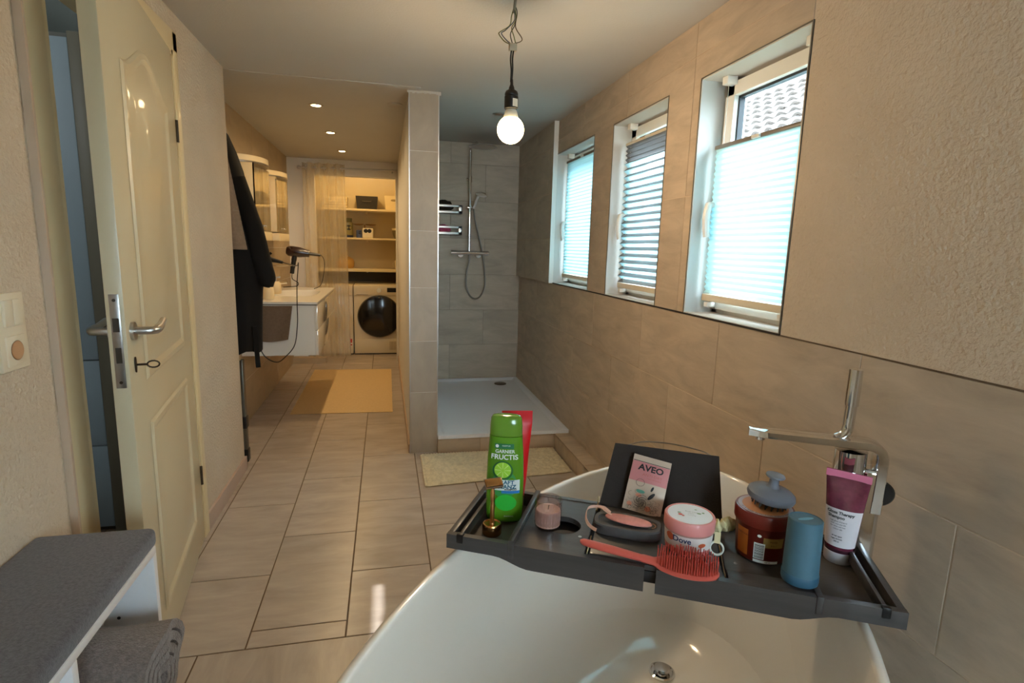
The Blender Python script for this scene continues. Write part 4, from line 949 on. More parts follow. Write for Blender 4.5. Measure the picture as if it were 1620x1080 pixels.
# ------------------------------------------------------------------ shoe bench with cushion and towels
BX0, BX1, BY0, BY1, BZ = XL+.004, -.530, .28, 1.338, .555
b = thing('storage_bench', 'white open storage bench along the left wall', 'bench', (BX0, BY0, 0))
w_, l_ = BX1-BX0, BY1-BY0
wm = mat('bench_white', (228, 224, 222), .45); mb = MB(); mb.rbox(0, w_, 0, l_, BZ-.018, BZ, .0015); mb.build('top_board', wm, b)
for q in (0, .345, .695, l_-.018):
    mb = MB(); mb.rbox(0, w_, q, q+.018, .018, BZ-.018, .0015); mb.build('upright', wm, b)
mb = MB(); mb.rbox(0, w_, 0, l_, 0, .018, .0015); mb.build('bottom_board', wm, b)
mb = MB(); mb.rbox(.004, w_-.004, .713, l_-.018, .215, .231, .001); mb.build('shelf', wm, b)
mb = MB(); mb.box(0, .004, .018, l_-.018, .018, BZ-.018); mb.build('back_panel', wm, b)
mb = MB(); mb.cyl((.16, l_-.0185, .39), (.16, l_-.0175, .39), .004, 10); mb.build('screw_cap', dark_line, b)
cu = thing('bench_cushion', 'dark grey fabric cushion lying on the white bench', 'cushion', (BX0, BY0, BZ))
mb = MB(); mb.rbox(.002, w_+.004, -.004, l_+.004, 0, .046, .014, 4); mb.build('cushion_pad', mat('cushion_grey', (92, 88, 90), .95, bump=.6, bscale=420, var=.32, vscale=150, sheen=.2), cu)
terry = mat('terry_taupe', (124, 112, 106), .98, bump=1, bscale=260, var=.3, vscale=110, sheen=.3, bdist=.004)
def towel_roll(x, y, z, ry, rz_, L, label, tilt=0):
    """rolled towel with its axis along x; spiral end faces +x"""
    t = thing('rolled_towel', label, 'towel', (x, y, z), math.radians(tilt), group='rolled taupe towels in the bench')
    n = 90; turns = 3.7; mb = MB()
    def sp(u, v):
        a = 2*PI*turns*u; r = .22+.78*u+.02*math.sin(a*3+v*4); k = 1+.012*math.sin(11*v+a*2)
        return (-L*v+.004*math.sin(5*a)-.012*(1-u)*0+.008*math.sin(a)*(1-v), ry*r*math.cos(a)*k, rz_*r*math.sin(a)*k)
    mb.sheet(sp, n, 10, .0185); mb.build('terry_cloth', terry, t, ang=80)
    return t
towel_roll(-.465, 1.158, .352, .122, .105, .28, 'large taupe towel roll sticking out of the bench', 0)
towel_roll(-.585, 1.235, .488, .050, .032, .17, 'small taupe towel roll tucked above the larger one', 0)

# ------------------------------------------------------------------ shower
st = thing('shower_tray', 'flat white shower tray behind the tiled column', 'shower tray', (PX1, 3.215, 0))
W_, D_ = XR-PX1-.002, YS-3.215-.002; mb = MB()
n = 1; o = .03
vs_ = [(0, 0, .10), (W_, 0, .10), (W_, D_, .10), (0, D_, .10), (0, 0, .122), (W_, 0, .122), (W_, D_, .122), (0, D_, .122), (o, o, .122), (W_-o, o, .122), (W_-o, D_-o, .122), (o, D_-o, .122), (o+.02, o+.02, .108), (W_-o-.02, o+.02, .108), (W_-o-.02, D_-o-.02, .106), (o+.02, D_-o-.02, .106)]
mb.add(vs_, [(3, 2, 1, 0), (0, 1, 5, 4), (1, 2, 6, 5), (2, 3, 7, 6), (3, 0, 4, 7), (4, 5, 9, 8), (5, 6, 10, 9), (6, 7, 11, 10), (7, 4, 8, 11), (8, 9, 13, 12), (9, 10, 14, 13), (10, 11, 15, 14), (11, 8, 12, 15), (12, 13, 14, 15)])
mb.build('tray_body', mat('tray_white', (226, 232, 242), .35), st, smooth=False)
mb = MB(); mb.lathe([(.001, .1065), (.052, .1065), (.052, .110), (.046, .113), (.001, .1135)], 32, T(.655, 1.30, 0)); mb.build('drain_cover', mat('drain_cover', (92, 84, 74), .3, .9), st)
tb = thing('tray_plinth', 'low tiled plinth under the front of the shower tray', 'plinth', (PX1, 3.222, 0)); mb = MB(); mb.box(0, W_, .012, D_, 0, .0995); mb.build('plinth_body', grout_light, tb, smooth=False)
for i, (a, c) in enumerate(((0, .26), (.263, W_-.10))):
    mb = MB(); mb.rbox(a, c, .002, .012, .001, .0995, .001); mb.build('tile', wall_tile, tb)
lg = thing('tiled_ledge', 'low tiled pipe ledge along the right wall by the bath mat', 'ledge', (1.048, 2.30, 0)); mb = MB(); mb.box(.008, .0965, 0, .91, 0, .094); mb.build('ledge_body', grout_light, lg, smooth=False)
for i, (a, c) in enumerate(((0, .38), (.383, .91))):
    mb = MB(); mb.rbox(0, .009, a, c, .001, .1005, .001); mb.build('tile', wall_tile, lg)
    mb = MB(); mb.rbox(.0, .096, a, c, .0935, .1015, .001); mb.build('tile', wall_tile, lg)

sh = thing('shower_column', 'chrome shower column with rain head and thermostat bar', 'shower', (.69, YS-.003, 0))
mb = MB(); mb.cyl((0, -.055, 1.225), (0, -.055, 2.02), .011, 18); mb.tube(spline([(0, -.055, 2.015), (0, -.06, 2.045), (0, -.10, 2.062), (0, -.20, 2.064), (.01, -.30, 2.06)], 6), .010, 12); mb.cyl((.01, -.30, 2.06), (.01, -.30, 2.045), .012, 16); mb.build('riser_rail', chrome, sh)
mb = MB(); mb.lathe([(.001, 0), (.110, 0), (.112, .003), (.110, .006), (.02, .012), (.012, .018), (.001, .018)], 48, T(.06, -.30, 2.028)); mb.build('rain_head', steel, sh)
mb = MB(); mb.rbox(-.012, .012, -.07, 0, 1.80, 1.822, .004); mb.cyl((0, -.055, 1.79), (0, -.055, 1.835), .017, 18); mb.cyl((-.016, -.055, 1.812), (-.03, -.055, 1.812), .010, 12); mb.build('wall_bracket', chrome, sh)
mb = MB(); mb.cyl((-.115, -.055, 1.215), (.135, -.055, 1.215), .019, 24); mb.cyl((-.155, -.055, 1.215), (-.112, -.055, 1.215), .0205, 24); mb.cyl((.132, -.055, 1.215), (.165, -.055, 1.215), .0205, 24)
for q in (-.07, .08): mb.cyl((q, -.055, 1.20), (q, 0, 1.20), .024, 20, .028)
mb.build('thermostat_bar', chrome, sh)
mb = MB(); mb.cyl((0, -.055, 1.57), (0, -.055, 1.60), .016, 18); mb.rbox(-.035, .04, -.075, -.045, 1.577, 1.592, .004); mb.build('slider', chrome, sh)
mb = MB(); mb.tube(spline([(.03, -.085, 1.575), (.04, -.09, 1.61), (.05, -.10, 1.65), (.062, -.12, 1.685)], 6), [.011]*14+[.014]*5, 14); mb.lathe([(.001, .0), (.040, 0), (.046, .006), (.046, .012), (.03, .024), (.012, .03), (.001, .03)], 32, T(.078, -.135, 1.675) @ Rx(18) @ Ry(8)); hs = mb.build('hand_shower', mat('hand_shower', (215, 212, 206), .25), sh)
mb = MB(); mb.tube(spline([(.03, -.085, 1.575), (.045, -.075, 1.48), (.085, -.065, 1.33), (.115, -.06, 1.20), (.138, -.055, 1.02), (.135, -.05, .92), (.10, -.05, .85), (.055, -.05, .83), (.01, -.05, .86), (-.02, -.05, .94), (-.018, -.055, 1.05), (0, -.055, 1.14), (0, -.055, 1.20)], 8), .0072, 10); mb.build('shower_hose', mat('hose_metal', (150, 146, 140), .3, 1, bump=.4, bscale=900), sh)
def caddy(z, label):
    t = thing('shower_shelf', label, 'shelf', (PX1+.005, YS-.004, z), group='chrome wall shelves in the shower')
    mb = MB(); X0, X1_, Y0_ = 0.0, .310, -.12
    mb.rbox(X0, X1_, Y0_, -.002, -.036, -.032, .001); mb.build('shelf_floor', alu, t)
    mb = MB(); mb.rbox(X0, X1_, Y0_, Y0_+.006, .016, .034, .001); mb.rbox(X0, X1_, Y0_, Y0_+.006, -.036, -.014, .001); mb.rbox(X1_-.03, X1_, Y0_, Y0_+.006, -.034, .034, .001); mb.rbox(X1_-.005, X1_, Y0_, -.002, -.036, .034, .001); mb.build('shelf_rim', alu, t)
caddy(1.565, 'upper chrome wall shelf in the shower'); caddy(1.395, 'lower chrome wall shelf in the shower')
t = thing('shower_puff', 'dark bunched bath sponge on the upper shower shelf', 'sponge', (.47, 4.62, 1.539))
def puff(u, v):
    a, c = 2*PI*u, PI*v; r = 1+.14*math.sin(7*a+3*c)*math.sin(c)+.10*math.sin(11*c+5*a)
    return (.075*r*math.sin(c)*math.cos(a), .045*r*math.sin(c)*math.sin(a), .045-.05*r*math.cos(c))
mb = MB(); mb.grid(puff, 40, 20); mb.build('mesh_ball', mat('puff_dark', (44, 40, 34), .9, bump=.5, bscale=120), t, ang=80)
t = thing('pink_sponge', 'small pink bath puff on the lower shower shelf', 'sponge', (.47, 4.62, 1.368))
mb = MB(); mb.grid(lambda u, v: tuple(q*.75 for q in puff(u+.3, v)), 32, 16); mb.build('mesh_ball', mat('puff_pink', (196, 84, 120), .9), t, ang=80)

# ------------------------------------------------------------------ mats
def rug(name, label, cat, cs, th, m, bump_h, nu, nv, fringe=None):
    t = thing(name, label, cat, ((cs[0][0]+cs[2][0])/2, (cs[0][1]+cs[2][1])/2, 0))
    ox, oy = t.location.x, t.location.y
    def fn(u, v):
        a = Vector(cs[0]).lerp(Vector(cs[1]), u); c = Vector(cs[3]).lerp(Vector(cs[2]), u); p = a.lerp(c, v)
        e = min(u, 1-u, v, 1-v); zz = th*min(1, (e*18+.35))+bump_h*(mnoise.noise(Vector((p.x*45, p.y*45, 0)))+.5*mnoise.noise(Vector((p.x*110, p.y*110, 3))))*(1 if e > .01 else .3)
        wx = .004*mnoise.noise(Vector((p.x*20, p.y*20, 7))) if e < .02 else 0
        return (p.x-ox+wx, p.y-oy+wx, max(zz, .003))
    mb = MB(); mb.grid(fn, nu, nv)
    mb.add([(c[0]-ox, c[1]-oy, .001) for c in cs], [(0, 1, 2, 3)]); mb.build('pile', m, t, ang=80)
    if fringe:
        mb = MB()
        for (p, q) in ((cs[0], cs[3]), (cs[3], cs[2])):
            L_ = math.dist(p, q); k = int(L_/.017)
            for i in range(k):
                u = (i+.5)/k; mb.sphere((p[0]+(q[0]-p[0])*u-ox, p[1]+(q[1]-p[1])*u-oy, .006), .0095, 7, 5, .7)
        f_ = mb.build('edge_tufts', m, t); f_['kind'] = 'stuff'
    return t
rug('bath_mat', 'cream tufted bath mat on the floor in front of the shower', 'bath mat', [(.203, 2.765), (1.04, 2.83), (1.04, 3.21), (.204, 3.215)], .014, mat('mat_cream', (218, 206, 176), .98, bump=.9, bscale=160, var=.16, vscale=45, bdist=.006), .010, 90, 50, True)
rug('corridor_rug', 'beige woven runner on the corridor floor in front of the laundry', 'rug', [(-.700, 4.185), (.045, 4.15), (.052, 5.66), (-.700, 5.70)], .007, mat('rug_beige', (206, 176, 128), .98, bump=.6, bscale=300, var=.06, vscale=80), .0015, 60, 80)

# ------------------------------------------------------------------ corridor: robe, towels
rb = thing('bathrobe', 'long black bathrobe hanging behind the end of the left wall', 'bathrobe', (-.95, 3.46, 0))
robe_m = mat('robe_black', (9, 8, 8), .95, bump=.4, bscale=200)
ks = [(1.90, .02, .06, .03), (1.84, .055, .11, .07), (1.75, .10, .145, .10), (1.65, .13, .175, .12), (1.5, .16, .205, .13), (1.35, .185, .225, .13), (1.2, .20, .245, .14), (1.08, .215, .265, .14), (.98, .20, .25, .14), (.85, .185, .24, .145), (.72, .18, .232, .15), (.63, .175, .228, .15)]
mb = MB(); n = 48; vs_ = []; fs = []
for j, (z, cx_, rx_, ry_) in enumerate(ks):
    x1 = rx_
    for k in range(n):
        a = 2*PI*k/n; f_ = 1+.07*math.sin(6*a+z*3)*(min(1, (1.95-z)*1.4))
        vs_.append((max(x1/2+x1/2*math.cos(a)*f_, .002), ry_*math.sin(a)*f_, z+(.012*math.sin(5*a) if j == len(ks)-1 else 0)))
for j in range(len(ks)-1):
    for k in range(n): fs.append((j*n+k, j*n+(k+1) % n, (j+1)*n+(k+1) % n, (j+1)*n+k))
fs.append(tuple(range(n-1, -1, -1))); fs.append(tuple((len(ks)-1)*n+k for k in range(n))); mb.add(vs_, fs); mb.build('robe_body', robe_m, rb, ang=80)
mb = MB(); mb.tube(spline([(.15, -.05, 1.60), (.225, -.06, 1.35), (.265, -.06, 1.15), (.285, -.055, 1.06), (.272, -.05, 1.01)], 6), [.05]*6+[.052]*8+[.05]*6+[.045]*3+[.03]*2, 16); mb.build('sleeve', robe_m, rb, ang=80)
mb = MB(); mb.sheet(lambda u, v: (.205+.022*u+.01*v, -.10+.01*u, .78-.24*v), 3, 10, .012); mb.build('belt', robe_m, rb, ang=80)
mb = MB(); mb.tube([(0, 0, 1.90), (.03, 0, 1.895), (.045, 0, 1.91)], .005, 8); struct(mb.build('robe_hook_1', chrome, None, M=T(-.955, 3.46, 0)))  # chrome wall hook that carries the bathrobe
waffle = mat('waffle_taupe', (140, 118, 96), .95, bump=.8, bscale=150, var=.12, vscale=60)
wt = thing('waffle_towel', 'beige ribbed towel hanging over the black bathrobe', 'towel', (-.85, 3.36, 0))
mb = MB(); mb.sheet(lambda u, v: (-.09+(.10+.088*v)*u+.012*v, -.05-.03*v*(1-u)+.008*math.sin(14*u)+.0018*math.sin(v*150), 1.86-.645*v+.0), 16, 90, .012); mb.build('towel_cloth', waffle, wt, ang=80)
vt = thing('hand_towel', 'grey brown hand towel hanging on the near side of the vanity', 'towel', (-.72, 3.935, 0))
mb = MB(); mb.sheet(lambda u, v: (-.12+.225*u-.03*v*u, -.012+.006*math.sin(9*u+2*v)-.012*v, .838-.235*v-.012*math.sin(3*u)*v+.01*u*v), 18, 40, .012); mb.build('towel_cloth', mat('towel_grey_brown', (112, 92, 74), .95, bump=.8, bscale=200, var=.12, vscale=70), vt, ang=80)
# folded rack behind the wall end
fr = thing('folding_rack', 'folded grey metal rack with black end caps behind the wall end', 'rack', (-.795, 3.30, 0))
for dx_ in (0.0, -.10):
    mb = MB(); mb.rbox(dx_-.009, dx_+.009, -.022, .022, .03, .60, .004); mb.build('rail', mat('rack_grey', (104, 100, 88), .4, .6), fr)
    for z0, z1 in ((0, .075), (.20, .27)):
        mb = MB(); mb.rbox(dx_-.014, dx_+.014, -.028, .028, z0, z1, .005); mb.build('end_cap', black_plastic, fr)
for z in (.12, .35, .55):
    mb = MB(); mb.cyl((-.10, 0, z), (0, 0, z), .007, 8); mb.build('crossbar', MATS['rack_grey'], fr)

# ------------------------------------------------------------------ vanity
vy0, vy1, vx1 = 3.965, 5.30, -.458
va = thing('vanity_unit', 'white wall-hung vanity cabinet in the corridor', 'vanity', (XV, vy0, 0)); vw = vx1-XV; vl = vy1-vy0
glossy = mat('vanity_gloss', (226, 220, 206), .06, coat=1.0)
mb = MB(); mb.box(.002, vw-.02, .002, vl-.002, .49, .735); mb.box(.002, vw-.02, .002, .02, .735, .838); mb.box(.002, vw-.02, vl-.02, vl-.002, .735, .838); mb.box(.002, .02, .02, vl-.02, .735, .838); mb.box(vw-.036, vw-.02, .02, vl-.02, .735, .838); mb.build('cabinet_body', mat('vanity_white', (224, 220, 210), .35), va)
for z0, z1 in ((.49, .662), (.666, .838)):
    mb = MB(); mb.rbox(vw-.0195, vw, .002, vl-.002, z0, z1, .001); mb.build('drawer_front', glossy, va)
mb = MB(); mb.box(.004, vw-.006, .006, .02, .838, .8445); mb.box(.004, vw-.006, vl-.02, vl-.004, .838, .8445); mb.box(vw-.02, vw-.006, .02, vl-.02, .838, .8445); mb.build('shadow_gap', dark_line, va, smooth=False)
# worktop with an oblong basin
rc = (0.0, vw+.004, -.004, vl+.004); hc = (vw*.52, vl*.55); n = 40; a_, b_ = .17, .30
bas = [(a_*math.copysign(abs(math.cos(t))**.6, math.cos(t)), b_*math.copysign(abs(math.sin(t))**.6, math.sin(t))) for t in [2*PI*i/n for i in range(n)]]
inn = [(hc[0]+p[0], hc[1]+p[1]) for p in bas]
allp = []
for p in inn: allp.append((p, to_rect(p[0], p[1], rc)))
inn = [p for p, q in allp]; out = [q for p, q in allp]
# snap the nearest outer points to the corners
for cx_ in rc[:2]:
    for cy_ in rc[2:]:
        i = min(range(n), key=lambda i: (out[i][0]-cx_)**2+(out[i][1]-cy_)**2); out[i] = (cx_, cy_)
zt, zb = .860, .845; mb = MB()
lv = [[(x, y, zb) for x, y in out], [(x, y, zt) for x, y in out], [(x, y, zt) for x, y in inn]]
for s_, z in ((.985, .852), (.95, .80), (.88, .765), (.6, .752), (.02, .75)): lv.append([(hc[0]+(x-hc[0])*s_, hc[1]+(y-hc[1])*s_, z) for x, y in inn])
vs_ = [p for r in lv for p in r]; fs = []
for j in range(len(lv)-1):
    for k in range(n): fs.append((j*n+k, j*n+(k+1) % n, (j+1)*n+(k+1) % n, (j+1)*n+k))
fs.append(tuple((len(lv)-1)*n+k for k in range(n))); mb.add(vs_, fs)
wt_ = thing('washbasin_top', 'white worktop with a sunken basin on the vanity cabinet', 'basin', (XV, vy0, 0)); mb.build('basin_top', white_gloss, wt_)
tp = thing('basin_tap', 'small chrome mixer tap behind the vanity basin', 'tap', (XV+.06, vy0+vl*.55, .860))
mb = MB(); mb.lathe([(.024, 0), (.024, .004), (.019, .008), (.018, .11), (.001, .115)], 20); mb.cyl((0, 0, .075), (.13, 0, .085), .012, 14); mb.rbox(-.01, .06, -.008, .008, .118, .126, .003); mb.build('tap_body', chrome, tp)
def dispenser(x, y, label, r, h):
    t = thing('soap_dispenser', label, 'dispenser', (x, y, .860), group='white soap dispensers on the vanity')
    mb = MB(); mb.lathe([(.001, 0), (r*.9, 0), (r, .006), (r*1.02, h*.5), (r*.92, h*.85), (r*.6, h), (.001, h)], 28); mb.build('pot', mat('pot_cream', (226, 206, 166), .4), t)
    mb = MB(); mb.cyl((0, 0, h), (0, 0, h+.03), .006, 10); mb.rbox(-.008, .035, -.008, .008, h+.028, h+.040, .003); mb.build('pump', alu, t)
dispenser(-.805, 4.16, 'round cream soap pot at the near end of the vanity', .038, .095); dispenser(-.835, 4.62, 'second cream soap pot further along the vanity', .038, .095)
# hair dryer in a wall holder
hd = thing('hairdryer_holder', 'chrome wire holder fixed above the vanity', 'holder', (XV, 5.08, 1.06))
mb = MB(); mb.rbox(0, .008, -.03, .03, -.04, .04, .003); mb.tube([(.005, 0, 0), (.10, 0, .0), (.15, 0, .005)], .005, 8); mb.tube([(.185+.04*math.cos(t), .04*math.sin(t), .005) for t in [2*PI*i/24 for i in range(24)]], .004, 8, True); mb.build('wire_ring', chrome, hd)
hr = thing('hair_dryer', 'dark hair dryer hanging in a holder over the vanity', 'hair dryer', (-.765, 5.08, 1.05))
drm = mat('dryer_dark', (36, 12, 12), .25, coat=.4)
mb = MB(); mb.lathe([(.001, -.09), (.03, -.088), (.043, -.07), (.046, -.03), (.044, .02), (.034, .07), (.03, .10), (.001, .10)], 28, T(.03, 0, .13) @ Ry(97)); mb.build('dryer_barrel', drm, hr)
mb = MB(); mb.lathe([(.028, .0), (.024, .05), (.022, .09), (.001, .09)], 24, T(.128, 0, .118) @ Ry(97), sx=.55, sy=1.4); mb.build('nozzle', black_plastic, hr)
mb = MB(); mb.tube(spline([(.01, 0, .12), (.0, 0, .06), (-.012, 0, 0), (-.02, 0, -.055)], 6), [.022]*7+[.020]*6+[.018]*6, 14); mb.build('grip', black_plastic, hr)
mb = MB(); mb.tube(spline([(-.02, 0, -.055), (-.015, -.02, -.10), (.03, -.03, -.13), (.02, -.02, -.16), (-.05, .01, -.17), (-.10, .03, -.175)], 8), .0035, 6); mb.build('power_cord', black_plastic, hr)
mb = MB(); mb.tube(spline([(.20, 0, .115), (.235, 0, .095), (.25, 0, .04), (.24, 0, -.06), (.215, -.02, -.15), (.16, -.03, -.183)], 8), .003, 6); mb.build('power_cord', black_plastic, hr)
ci = thing('curling_iron', 'black curling iron sticking out beside the bathrobe with a long dangling cord', 'curling iron', (-.84, 4.20, 1.14))
mb = MB(); mb.cyl((-.11, 0, .045), (.04, 0, .0), .017, 16, .021); mb.cyl((.04, 0, 0), (.135, -.01, -.022), .020, 16, .010); mb.build('iron_body', black_plastic, ci)
mb = MB(); mb.cyl((.04, 0, .03), (.06, 0, .045), .009, 10); mb.build('switch_knob', black_plastic, ci)
cp = [(-.558, 3.88, 1.125), (-.57, 3.88, 1.0), (-.575, 3.88, .85), (-.578, 3.88, .72), (-.60, 3.88, .58), (-.66, 3.89, .50), (-.72, 3.89, .46), (-.795, 3.90, .50), (-.84, 3.90, .60)]
mb = MB(); mb.tube(spline([(.135, -.01, -.022), (.18, -.05, -.03), (.255, -.20, -.035)]+[(p[0]+.84, p[1]-4.20, p[2]-1.14) for p in cp[0:]], 8), .0035, 6); mb.build('power_cord', black_plastic, ci)
# mirror cabinets
mirror = mat('mirror', (225, 225, 222), .03, 1)
def cabinet(y0, y1, label):
    t = thing('mirror_cabinet', label, 'cabinet', (XV, y0, 1.27), group='mirrored wall cabinets over the vanity'); l = y1-y0
    cm = mat('cabinet_cream', (224, 206, 168), .4); mb = MB(); mb.rbox(.001, .115, 0, l, .07, .50, .002); mb.rbox(.001, .13, 0, l, 0, .06, .002); mb.build('cabinet_body', cm, t)
    for a, c in ((0, l/2-.002), (l/2+.002, l)):
        mb = MB(); mb.box(.1155, .124, a, c, .07, .50); d_ = mb.build('mirror_door', mirror, t, smooth=False)
        mb = MB(); mb.sphere((.13, c-.03 if a == 0 else a+.03, .10), .008, 10, 6); mb.build('knob', chrome, d_)
    mb = MB(); n = 20; pts = [(0, 0)]+[(.165*math.sin(PI*i/n), l/2-l/2*math.cos(PI*i/n)) for i in range(n+1)]+[(0, l)]
    mb.prism(pts, .515, .552); lc = mb.build('canopy_light', mat('canopy_glass', (232, 214, 176), .3, coat=.3), t)
    mb = MB(); mb.prism([(x*1.02, (y-l/2)*1.02+l/2) for x, y in pts], .503, .5155); mb.build('canopy_rim', steel, lc)
cabinet(4.02, 4.50, 'nearer mirrored cabinet with a round lamp canopy, partly behind the robe'); cabinet(4.80, 5.28, 'further mirrored cabinet with a round lamp canopy above the hair dryer')

# ------------------------------------------------------------------ laundry niche
rod = thing('curtain_rod', 'thin brushed metal curtain rod across the laundry opening', 'rod', (-.82, 6.04, 2.005))
mb = MB(); mb.cyl((0, 0, 0), (.955, 0, .018), .009, 14); mb.sphere((-.012, 0, 0), .018, 14, 8); mb.build('rod_bar', alu, rod)
mb = MB(); mb.rbox(.05, .06, 0, .08, -.012, .012, .002); mb.rbox(.90, .91, 0, .08, .0, .03, .002); mb.build('rod_bracket', alu, rod)
cu = thing('sheer_curtain', 'sheer cream curtain with ring eyelets drawn to the left of the laundry', 'curtain', (-.80, 6.04, .07))
sheer = cloth_mat('sheer_cloth', (242, 230, 204), .5, .60)
def cur(u, v):
    spread = 1+.06*(1-v); a = u*2*PI*4.5
    return ((u-.0)*.41*spread-.0, .034*math.sin(a)*(.6+.4*v)+.008*math.sin(2.3*a+v*3), 1.985*v)
mb = MB(); mb.grid(cur, 90, 24); mb.build('sheer_panel', sheer, cu, ang=80)
for i in range(5):
    mb = MB(); xx = .035+.088*i; mb.tube([(xx, .0+.021*math.cos(t), 1.937+.021*math.sin(t)) for t in [2*PI*k/20 for k in range(20)]], .004, 8, True); mb.build('eyelet', alu, cu)
wm_ = mat('appliance_white', (226, 212, 182), .3, coat=.2)
def appliance(x0, x1, label, cat, full):
    t = thing('tumble_dryer' if full else 'washing_machine', label, cat, (x0, 6.48, 0)); w = x1-x0
    mb = MB(); mb.rbox(0, w, .01, .56, .012, .80, .006); mb.build('housing', wm_, t)
    mb = MB(); mb.rbox(.003, w-.003, -.002, .02, .685, .798, .004); mb.build('control_panel', wm_, t)
    mb = MB(); mb.rbox(.003, w-.003, -.002, .02, .013, .18, .004); mb.build('plinth_flap', wm_, t)
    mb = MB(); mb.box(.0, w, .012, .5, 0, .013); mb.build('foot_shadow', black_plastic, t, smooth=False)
    if full:
        mb = MB(); M_ = T(w*.47, 0, .445) @ Rx(90); mb.lathe([(.001, .0), (.245, 0), (.245, .01), (.232, .03), (.225, .032), (.001, .034)], 56, M_); dd = mb.build('door_glass', mat('dryer_door', (14, 12, 12), .12, coat=.5), t)
        mb = MB(); mb.cyl((w*.47, -.034, .665), (w*.47, -.036, .665), .006, 10); mb.build('door_mark', mat('mark_grey', (150, 140, 120), .4), dd)
        mb = MB(); mb.lathe([(.001, 0), (.028, 0), (.026, .022), (.001, .024)], 28, T(w*.47, -.002, .745) @ Rx(90)); mb.build('dial', mat('dial_light', (236, 236, 226), .25), t)
        mb = MB(); mb.box(w*.62, w*.84, -.0035, 0, .725, .775); mb.build('display', black_plastic, t, smooth=False)
        mb = MB(); mb.box(.03, .16, -.0035, 0, .692, .697); mb.build('drawer_line', mat('seam_brown', (120, 100, 74), .6), t, smooth=False)
        for i in range(9):
            mb = MB(); mb.box(w*.66+i*.009, w*.66+i*.009+.004, -.0035, 0, .05, .15); mb.build('vent_slot', mat('vent_tan', (176, 156, 120), .5), t, smooth=False)
    else:
        for z0, z1, xx in ((.14, .185, w-.045), (.108, .123, w-.045)):
            mb = MB(); mb.box(xx, xx+.028, -.0035, 0, z0, z1); mb.build('red_sticker', mat('sticker_red', (196, 40, 24), .5), t, smooth=False)
        mb = MB(); M_ = T(w*.45, 0, .42) @ Rx(90); mb.lathe([(.001, .0), (.19, 0), (.19, .012), (.15, .03), (.001, .03)], 40, M_); mb.build('door_ring', mat('ring_silver', (186, 176, 156), .3, .4), t)
appliance(-.352, .248, 'white tumble dryer with a round black door in the laundry', 'tumble dryer', True)
appliance(-.945, -.362, 'white washing machine with red stickers behind the sheer curtain', 'washing machine', False)
shelf_m = mat('shelf_white', (232, 214, 170), .5)
for z, lab in ((1.665, 'top white laundry shelf with the black box'), (1.335, 'middle white laundry shelf with jars'), (.975, 'bottom white laundry shelf above the machines')):
    t = thing('laundry_shelf', lab, 'shelf', (-.94, 6.74, z), group='white laundry shelves')
    mb = MB(); mb.rbox(0, 1.235, 0, .375, -.022 if z > 1 else -.034, 0, .002); mb.build('shelf_board', shelf_m, t)
    for xx in (.12, .72):
        mb = MB(); mb.rbox(xx, xx+.02, .20, .375, -.05, -.022 if z > 1 else -.034, .002); mb.build('bracket', shelf_m, t)
t = thing('wall_panel_board', 'dark grey board behind the machines under the bottom shelf', 'board', (-.94, 7.098, .805)); mb = MB(); mb.rbox(0, 1.235, 0, .02, 0, .13, .002); mb.build('board_face', mat('board_dark', (92, 84, 68), .8), t)
# shelf contents
def tapered_box(mb, x0, x1, y0, y1, z0, z1, k=.03):
    cx_, cy_ = (x0+x1)/2, (y0+y1)/2
    f0 = [(x0+k*.5, y0+k*.5), (x1-k*.5, y0+k*.5), (x1-k*.5, y1-k*.5), (x0+k*.5, y1-k*.5)]; f1 = [(x0, y0), (x1, y0), (x1, y1), (x0, y1)]; th = .006
    f2 = [(x0+th, y0+th), (x1-th, y0+th), (x1-th, y1-th), (x0+th, y1-th)]; f3 = [(x+(cx_-x)*.1, y+(cy_-y)*.1) for x, y in f0]
    vs_ = [(x, y, z0) for x, y in f0]+[(x, y, z1) for x, y in f1]+[(x, y, z1) for x, y in f2]+[(x, y, z0+th) for x, y in f3]
    fs = [(3, 2, 1, 0)]
    for j in range(3):
        for i in range(4): fs.append((j*4+i, j*4+(i+1) % 4, (j+1)*4+(i+1) % 4, (j+1)*4+i))
    fs.append((12, 13, 14, 15)); mb.add(vs_, fs)
t = thing('storage_box', 'black tapered storage box on the top laundry shelf', 'box', (-.20, 6.95, 1.665)); mb = MB(); tapered_box(mb, -.125, .125, -.15, .12, 0, .15); mb.build('box_body', mat('box_black', (44, 40, 34), .55), t)
mb = MB(); mb.tube([(-.05, -.146, .095), (-.045, -.156, .09), (.045, -.156, .09), (.05, -.146, .095)], .004, 6); mb.build('box_handle', mat('box_handle', (90, 82, 66), .5), t)
t = thing('white_basket', 'white storage basket at the right end of the top laundry shelf', 'basket', (.16, 6.95, 1.665)); mb = MB(); tapered_box(mb, -.16, .12, -.15, .12, 0, .165); mb.build('basket_body', shelf_m, t)
mb = MB(); ringloft(mb, [(.04, .012, 2.5, 0), (.04, .012, 2.5, .002), (.03, .006, 2.5, .0025)], 20)
mb.build('grip_slot', mat('grip_tan', (160, 140, 100), .6), t, M=T(-.045, -.146, .115) @ Rx(90))
t = thing('ribbed_basket', 'white ribbed basket on the top shelf behind the sheer curtain', 'basket', (-.55, 6.95, 1.665)); mb = MB(); tapered_box(mb, -.15, .13, -.15, .12, 0, .13); mb.build('basket_body', shelf_m, t)
for i in range(4):
    mb = MB(); mb.rbox(-.148, .128, -.156, -.140, .012+.03*i, .030+.03*i, .004); mb.build('rib', shelf_m, t)
t = thing('storage_jar', 'tall green lidded jar with a black label on the middle laundry shelf', 'jar', (-.43, 6.90, 1.335))
